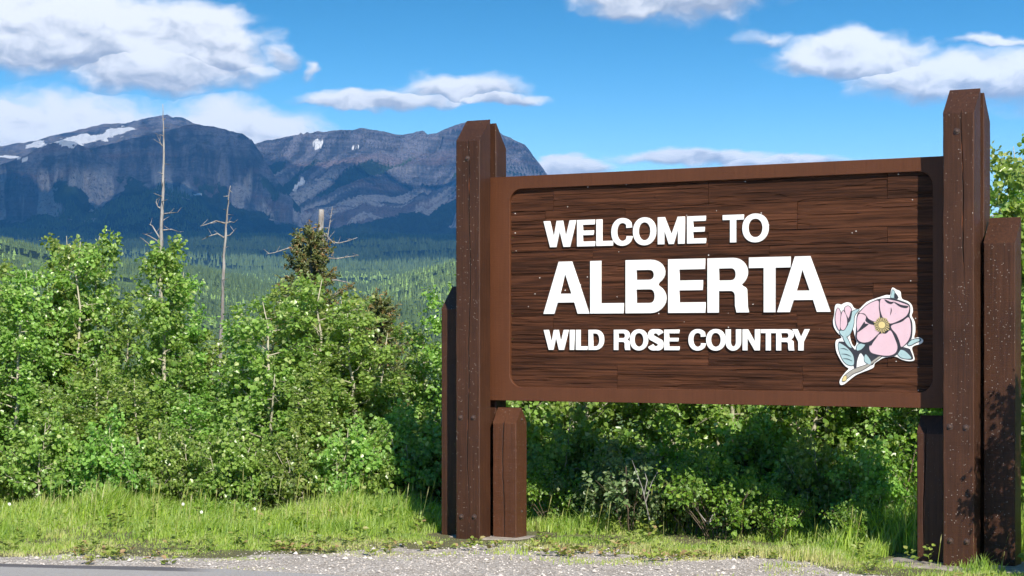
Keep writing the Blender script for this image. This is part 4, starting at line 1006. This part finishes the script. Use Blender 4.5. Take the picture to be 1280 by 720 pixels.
# spruce with brown cones behind the broad aspen
def spruce(px, py, Y, label):
    p = at(px, py, Y); z0 = float(near_z(p.x, Y)); H = p.z - z0; root = link('spruce_tree', None, label=label, cat='tree'); root.location = (p.x, Y, z0)
    rn = np.random.default_rng(77); tb = TB(); tb.tube([(0, 0, -.1), (0.02, 0, H * .5), (0, 0, H)], [.05, .035, .006], 7); LP, LD, LV = [], [], []
    nb = 62
    for k in range(nb):
        t = .2 + .8 * k / nb; L = (.08 + .72 * (1 - t) ** .75) * rn.uniform(.7, 1.25); az = k * 2.4 + rn.uniform(-.3, .3); h = H * t; d = np.array([math.cos(az), math.sin(az), .12])
        tip = np.array([0, 0, h]) + d * L + np.array([0, 0, .16 * L]); mid = np.array([0, 0, h]) + d * L * .55 - np.array([0, 0, .04])
        tb.tube([(0, 0, h), mid, tip], [.008, .005, .002], 4, False)
        for q in range(7):
            s = .25 + .75 * (q + rn.random()) / 7; c = (np.array([0, 0, h]) * (1 - s) + mid * s) if s < .55 else mid + (tip - mid) * (s - .55) / .45
            for w in range(3):
                sd_ = unit(d * .7 + rn.normal(0, .6, 3)); n = 20; ss = rn.random(n) * .11
                LP.append(c + sd_ * ss[:, None] + rn.normal(0, .006, (n, 3))); LD.append(unit(sd_ * .7 + rn.normal(0, .7, (n, 3)))); cone = rn.random() < .28
                LV.append(np.clip(rn.normal(.9 if cone else .4, .12, n), 0, 1))
    P, D, Vv = map(np.concatenate, (LP, LD, LV))
    link('trunk', tb.mesh('trunk'), DEAD, root)
    link('crown', leaves_mesh('crown', P, D, rn.normal(0, 1, P.shape), rn.uniform(.025, .042, len(P)), Vv, 'long'), SPRUCE_MAT, root)
spruce(388, 286, 20.0, 'small spruce with brown cones beside the broken snag')
spruce(472, 372, 20.6, 'low spruce with brown cone-laden tip right of the snag')

# ------------------------------------------------------------------ grass, stones
def build_grass():
    rn = np.random.default_rng(5); n = 430000
    X = rn.uniform(-8.0, 6.8, n); Y = rn.uniform(12.2, 18.6, n); g = Y - gravel_edge(X) + (fbm(X / .45, Y / .3, 4, 420) - .5) * -.75
    clump = fbm(X / .35, Y / .35, 3, 600); right = sstep(X, -.2, .5)
    dens = sstep(g, -.25, .35) * (.35 + .65 * sstep(clump, .3, .6)); dens = np.maximum(dens, .7 * sstep(fbm(X / .45, Y / .16, 3, 610), .58, .64) * sstep(g, -1.3, -.3))
    dens *= (Y > road_y(X) + .08)
    u = (X - SO.x) * SU.x + (Y - SO.y) * SU.y; w = (X - SO.x) * SW.x + (Y - SO.y) * SW.y
    dens *= ~((w > -0.03) & (w < .6) & (((u > -.33) & (u < .62)) | ((u > LSPAN - .5) & (u < LSPAN + .8))) )
    tall = .022 + .095 * sstep(g, .35, 2.2) * (1 - right) + right * (.02 + .17 * sstep(g, .9, 2.3))
    tall = tall * (.25 + 1.6 * clump ** 1.3) * (1 + .9 * sstep(fbm(X / 1.2, Y / .8, 2, 620), .5, .7))
    keep = rn.random(n) < dens * np.where(Y > 17.6, .4, 1.0)
    X, Y, tall, g, clump = (a[keep] for a in (X, Y, tall, g, clump)); n = len(X)
    Z = near_z(X, Y) - .01; h = tall * rn.uniform(.45, 1.25, n); az = rn.uniform(0, 6.283, n); lean = rn.uniform(.1, .7, n)
    d = np.stack([np.cos(az), np.sin(az), 0 * az], -1); sdv = np.stack([-np.sin(az + rn.normal(0, .8, n)), np.cos(az), 0 * az], -1); wd = (rn.uniform(.0022, .0048, n) * (1 + .5 * (h > .15)))[:, None]
    wind = np.array([.12, .02, 0])
    P0 = np.stack([X, Y, Z], -1); up = np.array([0, 0, 1.0]); hh = h[:, None]; ll = lean[:, None]
    P1 = P0 + up * hh * .55 + (d * ll * .25 + wind * .3) * hh; P2 = P0 + up * hh * (1 - .25 * ll) + (d * ll * .95 + wind) * hh
    V = np.stack([P0 - sdv * wd, P0 + sdv * wd, P1 + sdv * wd * .8, P1 - sdv * wd * .8, P2], 1).reshape(-1, 3); b = np.arange(n)[:, None] * 5
    var = np.clip(rn.normal(.45, .2, n) + .55 * (fbm(X / .5, Y / .3, 4, 630) - .42) * 2 + .35 * (1 - sstep(g, .1, .8)), 0, 1)
    link('grass', np_mesh('grass', V, [b + np.array([[0, 1, 2, 3]]), b + np.array([[3, 2, 4]])], {'var': np.concatenate([var, var])}), GRASS_MAT, kind='stuff', label='bright green verge grass between the gravel and the thicket', cat='grass')
    # seed heads and taller stalks
    m = 420; X = rn.uniform(-6, 4, m); Y = gravel_edge(X) + rn.uniform(.9, 3.2, m); Z = near_z(X, Y); tb = []; fs = []; vv = []
    hgt = rn.uniform(.2, .42, m); az = rn.uniform(0, 6.28, m)
    P0 = np.stack([X, Y, Z], -1); tipv = np.stack([np.cos(az) * .18 + .12, np.sin(az) * .18, np.ones(m)], -1) * hgt[:, None]
    P1 = P0 + tipv * .72; P2 = P0 + tipv; sd_ = np.stack([-np.sin(az), np.cos(az), 0 * az], -1)
    V = np.stack([P0 - sd_ * .0014, P0 + sd_ * .0014, P1 + sd_ * .0012, P1 - sd_ * .0012, P1 + (P2 - P1) * .45 + sd_ * .004, P2, P1 + (P2 - P1) * .45 - sd_ * .004], 1).reshape(-1, 3); b = np.arange(m)[:, None] * 7
    link('grass_stalks', np_mesh('grass_stalks', V, [b + np.array([[0, 1, 2, 3]]), b + np.array([[3, 2, 4, 5]]), b + np.array([[3, 5, 6]])], {'var': np.clip(rn.normal(.85, .12, m * 3), 0, 1)}), GRASS_MAT, kind='stuff', label='pale seed stalks standing above the verge grass', cat='grass')
build_grass()
def build_weeds():
    rn = np.random.default_rng(31); n = 1500; X = rn.uniform(-5.2, 5, n); g = rn.uniform(-.5, 2.4, n); Y = gravel_edge(X) + g
    u = (X - SO.x) * SU.x + (Y - SO.y) * SU.y; w = (X - SO.x) * SW.x + (Y - SO.y) * SW.y
    k = (rn.random(n) < np.where(g < .5, .6, .3) * sstep(fbm(X / .5, Y / .4, 3, 640), .42, .58)) & (Y > road_y(X) + .1) & ~((w > -.1) & (w < .6) & (u > -.4) & (u < .65))
    X, Y, g = X[k], Y[k], g[k]; n = len(X); Z = near_z(X, Y); q = 14; lp = np.repeat(np.stack([X, Y, Z], -1), q, 0); m = n * q
    gg = np.repeat(g, q); az = rn.uniform(0, 6.28, m); hh = rn.uniform(0.005, .05, m) + np.clip(gg, 0, 1.5) * rn.uniform(0, .09, m)
    P = lp + np.stack([np.cos(az) * .03 * rn.random(m), np.sin(az) * .03 * rn.random(m), hh], -1)
    D = np.stack([np.cos(az), np.sin(az), rn.uniform(-.1, .7, m)], -1); N = np.array([0, -.2, 1.0]) + rn.normal(0, .35, (m, 3))
    link('weeds', leaves_mesh('weeds', P, D, N, rn.uniform(.02, .055, m), np.clip(rn.normal(.4, .25, m) + .3 * (gg < .3), 0, 1), 'mid'), LEAF_WEED, kind='stuff', label='small broadleaf weeds scattered through the grass and gravel edge', cat='weeds')
LEAF_WEED = leaf_material('weed_leaves', (0.15, 0.24, 0.04), (0.28, 0.37, 0.07), (0.38, 0.27, 0.13), 0.35, 0.5)
build_weeds()
def build_stones():
    rn = np.random.default_rng(9); n = 16000
    X = rn.uniform(-5.2, 5.2, n); Y = rn.uniform(11.6, 15.0, n); g = gravel_edge(X) - Y + (fbm(X / .45, Y / .3, 4, 420) - .5) * .75
    k = (rn.random(n) < sstep(g, -.25, .1)) & (Y > road_y(X) + .05 - rn.random(n) ** 4 * .5); X, Y = X[k], Y[k]; n = len(X)
    s = rn.uniform(.004, .011, n) * (1 + 1.3 * (rn.random(n) > .96)); Z = near_z(X, Y) + s * .25
    base = np.array([(1, 0, 0), (.3, .95, .1), (-.8, .6, -.1), (-.8, -.6, .1), (.3, -.95, -.1), (0.1, 0, .62), (0, 0, -.5)], float)
    V = base[None] * rn.uniform(.65, 1.2, (n, 7, 1)); a = rn.uniform(0, 6.28, n); c, q = np.cos(a)[:, None], np.sin(a)[:, None]
    V = np.stack([V[..., 0] * c - V[..., 1] * q, V[..., 0] * q + V[..., 1] * c, V[..., 2]], -1) * s[:, None, None] + np.stack([X, Y, Z], -1)[:, None]
    b = np.arange(n)[:, None]; f = []
    for i in range(5): f.append(b * 7 + np.array([[i, (i + 1) % 5, 5]])); f.append(b * 7 + np.array([[(i + 1) % 5, i, 6]]))
    m, nt, bb = mat('gravel_stones'); v = attr(nt, 'var'); cc = mixc(nt, v, (0.28, 0.25, 0.22), (0.66, 0.6, 0.55)); nt.links.new(cc, bb.inputs['Base Color']); bb.inputs['Roughness'].default_value = .9
    var = rn.random(n)
    link('gravel', np_mesh('gravel', V.reshape(-1, 3), np.concatenate(f), {'var': np.tile(var, 10)}), m, kind='stuff', label='loose pale gravel on the verge beside the road', cat='gravel')
build_stones()

# ------------------------------------------------------------------ far forest: conifers over the valley and hills
def build_forest():
    rn = np.random.default_rng(21)
    def scatter(n, r0, r1, p0, p1):
        r = np.sqrt(rn.uniform(r0 * r0, r1 * r1, n)); th = rn.uniform(math.atan((p0 - CX) / F), math.atan((p1 - CX) / F), n); return th, r
    A = scatter(9000, 480, 1500, -200, 720); B = scatter(52000, 1500, 3600, -200, 720); C = scatter(9000, 480, 3000, 720, 2000); E_ = scatter(52000, 3600, 6000, -60, 620)
    for tag_, (th, r), tiers, name in (('near', A, 3, 'valley'), ('far', B, 2, 'hill'), ('side', C, 2, 'side'), ('upper', E_, 1, 'upper')):
        X, Y = r * np.sin(th), r * np.cos(th)
        cl = fbm(X / 90., Y / 90., 4, 700); keep = rn.random(len(r)) < (.12 + .88 * sstep(cl, .47, .55) * (1.0 if tag_ != 'near' else .8)); th, r, X, Y = th[keep], r[keep], X[keep], Y[keep]
        Z, ow, _ = terrain(th, r); Z = Z - .5; n = len(r); light = (rn.random(n) < (.0 if tag_ == 'upper' else .04 if tag_ == 'far' else .12) + (.0 if tag_ == 'upper' else .45) * sstep(fbm(X / 150., Y / 150., 4, 710), .5, .62))
        H = np.where(light, rn.uniform(4, 8, n), rn.uniform(5, 16, n) * (.6 + .7 * fbm(X / 200., Y / 200., 3, 720))); H = H * (.72 if tag_ == 'far' else 1.1 if tag_ == 'upper' else 1.0); Wd = np.where(light, H * .42, H * rn.uniform(.15, .22, n)); sides = 5
        V = []; Fc = []; nv = tiers * (sides + 1)
        for t in range(tiers):
            a = np.arange(sides) * 2 * math.pi / sides
            rr = Wd * (1 - t / tiers * .75); zb = Z + H * (t / tiers * .8 + .04); zt = Z + H * np.minimum(1.0, (t + 1.6) / (tiers + .6) if t < tiers - 1 else 1.0)
            ph = rn.uniform(0, 6, n); jit = rn.uniform(.7, 1.25, (n, sides))
            ring = np.stack([X[:, None] + rr[:, None] * jit * np.cos(a + ph[:, None]), Y[:, None] + rr[:, None] * jit * np.sin(a + ph[:, None]), np.repeat(zb[:, None], sides, 1) - H[:, None] * .05 * (jit - 1)], -1)
            V.append(np.concatenate([ring, np.stack([X, Y, zt], -1)[:, None]], 1))
            b = np.arange(n)[:, None] * nv + t * (sides + 1)
            for k in range(sides): Fc.append(b + np.array([[k, (k + 1) % sides, sides]]))
        V = np.concatenate(V, 1).reshape(-1, 3)
        var = np.where(light, rn.uniform(.7, 1, n), np.clip(rn.normal(.3, .15, n), 0, .62))
        var = np.clip(var + .28 * (ow == 5) * (tag_ == 'far'), 0, 1)  # trees on this ridge coloured lighter, in place of more light on it
        me = np_mesh('conifer_forest', V, np.concatenate(Fc), {'var': np.tile(var, tiers * sides)})
        if 'FORM' not in globals():
            m, nt, b_ = mat('conifer_foliage'); v = attr(nt, 'var'); p = geopos(nt); nn = noise(nt, vmul(nt, p, (.9, .9, .9)), 1.0, 3)
            c = mixc(nt, v, (0.032, 0.062, 0.022), (0.12, 0.18, 0.055)); c = mixc(nt, v.ss(.65, .8), c, (0.2, 0.31, 0.08)); c = mixc(nt, nn.ss(.5, .72) * .4, c, (0.03, 0.05, 0.022))
            nt.links.new(c, b_.inputs['Base Color']); b_.inputs['Roughness'].default_value = .9; globals()['FORM'] = m
        lab = {'near': 'dark conifers standing across the valley floor beyond the thicket', 'far': 'conifer forest covering the hills below the mountains', 'side': 'conifer forest hidden behind the sign', 'upper': 'dark blue forest on the lower mountain slopes'}[tag_]
        link('conifer_forest', me, globals()['FORM'], kind='stuff', label=lab, cat='forest')
build_forest()

# ------------------------------------------------------------------ cloud layer over the mountains (its shadow lies on them)
def build_cloud():
    m, nt, b = mat('cloud_vapour'); nt.nodes.remove(b)
    df = node(nt, 'ShaderNodeBsdfDiffuse'); df.inputs['Color'].default_value = (.9, .9, .9, 1); tr = node(nt, 'ShaderNodeBsdfTranslucent'); tr.inputs['Color'].default_value = (.8, .82, .85, 1)
    mx = node(nt, 'ShaderNodeMixShader'); mx.inputs[0].default_value = .35; nt.links.new(df.outputs[0], mx.inputs[1]); nt.links.new(tr.outputs[0], mx.inputs[2]); tp = node(nt, 'ShaderNodeBsdfTransparent'); m2 = node(nt, 'ShaderNodeMixShader'); m2.inputs[0].default_value = .52; nt.links.new(mx.outputs[0], m2.inputs[1]); nt.links.new(tp.outputs[0], m2.inputs[2])
    nt.links.new(m2.outputs[0], nt.nodes['Material Output'].inputs['Surface'])
    for (x, y, z, a, bb, h, seed) in [(-900, 4060, 1950, 2350, 1680, 260, 1), (300, 2900, 2000, 1500, 1300, 240, 2), (-2300, 3000, 2050, 1700, 1500, 250, 3)]:
        bm = bmesh.new(); bmesh.ops.create_icosphere(bm, subdivisions=5, radius=1.0)
        for v in bm.verts:
            c = v.co; n_ = fbm(np.array([c.x * 2.2 + seed * 7]), np.array([c.y * 2.2 + c.z * 2.7]), 4, 800 + seed)[0]
            n2 = fbm(np.array([math.atan2(c.y, c.x) * 1.6 + 9]), np.array([seed * 3.0]), 3, 820)[0]
            k = (.72 + .5 * n_) * (.82 + .3 * n2); v.co = Vector((c.x * a * k, c.y * bb * k, c.z * h * k * (1.5 if c.z > 0 else .35)))
        for f in bm.faces: f.smooth = True
        o = link('cloud', bm_mesh(bm, 'cloud'), m, kind='structure'); o.location = (x, y, z)
build_cloud()

# ------------------------------------------------------------------ haze: the air between here and the mountains
def build_haze():
    bm = bmesh.new(); bmesh.ops.create_cube(bm, size=1.0)
    for v in bm.verts: v.co = Vector((v.co.x * 25000, v.co.y * 25000, -60 + (v.co.z + .5) * 1330))
    m = bpy.data.materials.new('haze_air'); m.use_nodes = True; nt = m.node_tree; nt.nodes.clear()
    out = node(nt, 'ShaderNodeOutputMaterial'); pv = node(nt, 'ShaderNodeVolumePrincipled'); nt.links.new(pv.outputs[0], out.inputs['Volume'])
    pv.inputs['Color'].default_value = (0.10, 0.42, 1.0, 1); pv.inputs['Density'].default_value = 5.2e-5; pv.inputs['Anisotropy'].default_value = 0.0
    link('haze', bm_mesh(bm, 'haze'), m, kind='stuff', label='thin blue haze lying over the valley and mountains', cat='haze')
build_haze()

# ------------------------------------------------------------------ a few ox-eye daisies in the grass
def daisy(px, py, Y, label):
    p = at(px, py, Y); z0 = float(near_z(p.x, Y)); root = link('wildflower', None, label=label, cat='flower', group='white daisies in the verge grass'); root.location = (p.x, Y, z0); h = p.z - z0
    tb = TB(); tb.tube([(0, 0, -.01), (.01, 0, h * .6), (0, 0, h)], [.003, .0025, .002], 5); link('stem', tb.mesh('stem'), STEM, root)
    V, f = [], []
    for k in range(12):
        a = 2 * math.pi * k / 12; c, q = math.cos(a), math.sin(a); b = len(V)
        for r, t in ((.003, .0015), (.009, .003), (.014, 0), (.009, -.003)): V.append((r * c - t * q, -.004 - (r * .25 if r > .02 else 0) * 0, h + r * q + t * c))
        f.append((b, b + 1, b + 2, b + 3))
    link('petals', np_mesh('petals', V, np.array(f)), WHITE, root)
    bm = bmesh.new(); bmesh.ops.create_icosphere(bm, subdivisions=2, radius=.0045)
    for v in bm.verts: v.co = Vector((v.co.x, v.co.y * .5 - .005, v.co.z + h))
    link('flower_centre', bm_mesh(bm, 'flower_centre'), YELLOW, root)
STEM = flat_mat('flower_stem_green', (0.1, 0.2, 0.04), 0.6, 0.2)
daisy(229, 630, 15.7, 'white daisy in the grass, upper one of the pair below the second dead trunk'); daisy(252, 640, 15.5, 'white daisy in the grass, lower one of the pair below the second dead trunk')
daisy(12, 630, 15.7, 'white daisy in the grass at the left edge'); daisy(318, 636, 15.6, 'white daisy in the grass below the broad many-stemmed aspen')
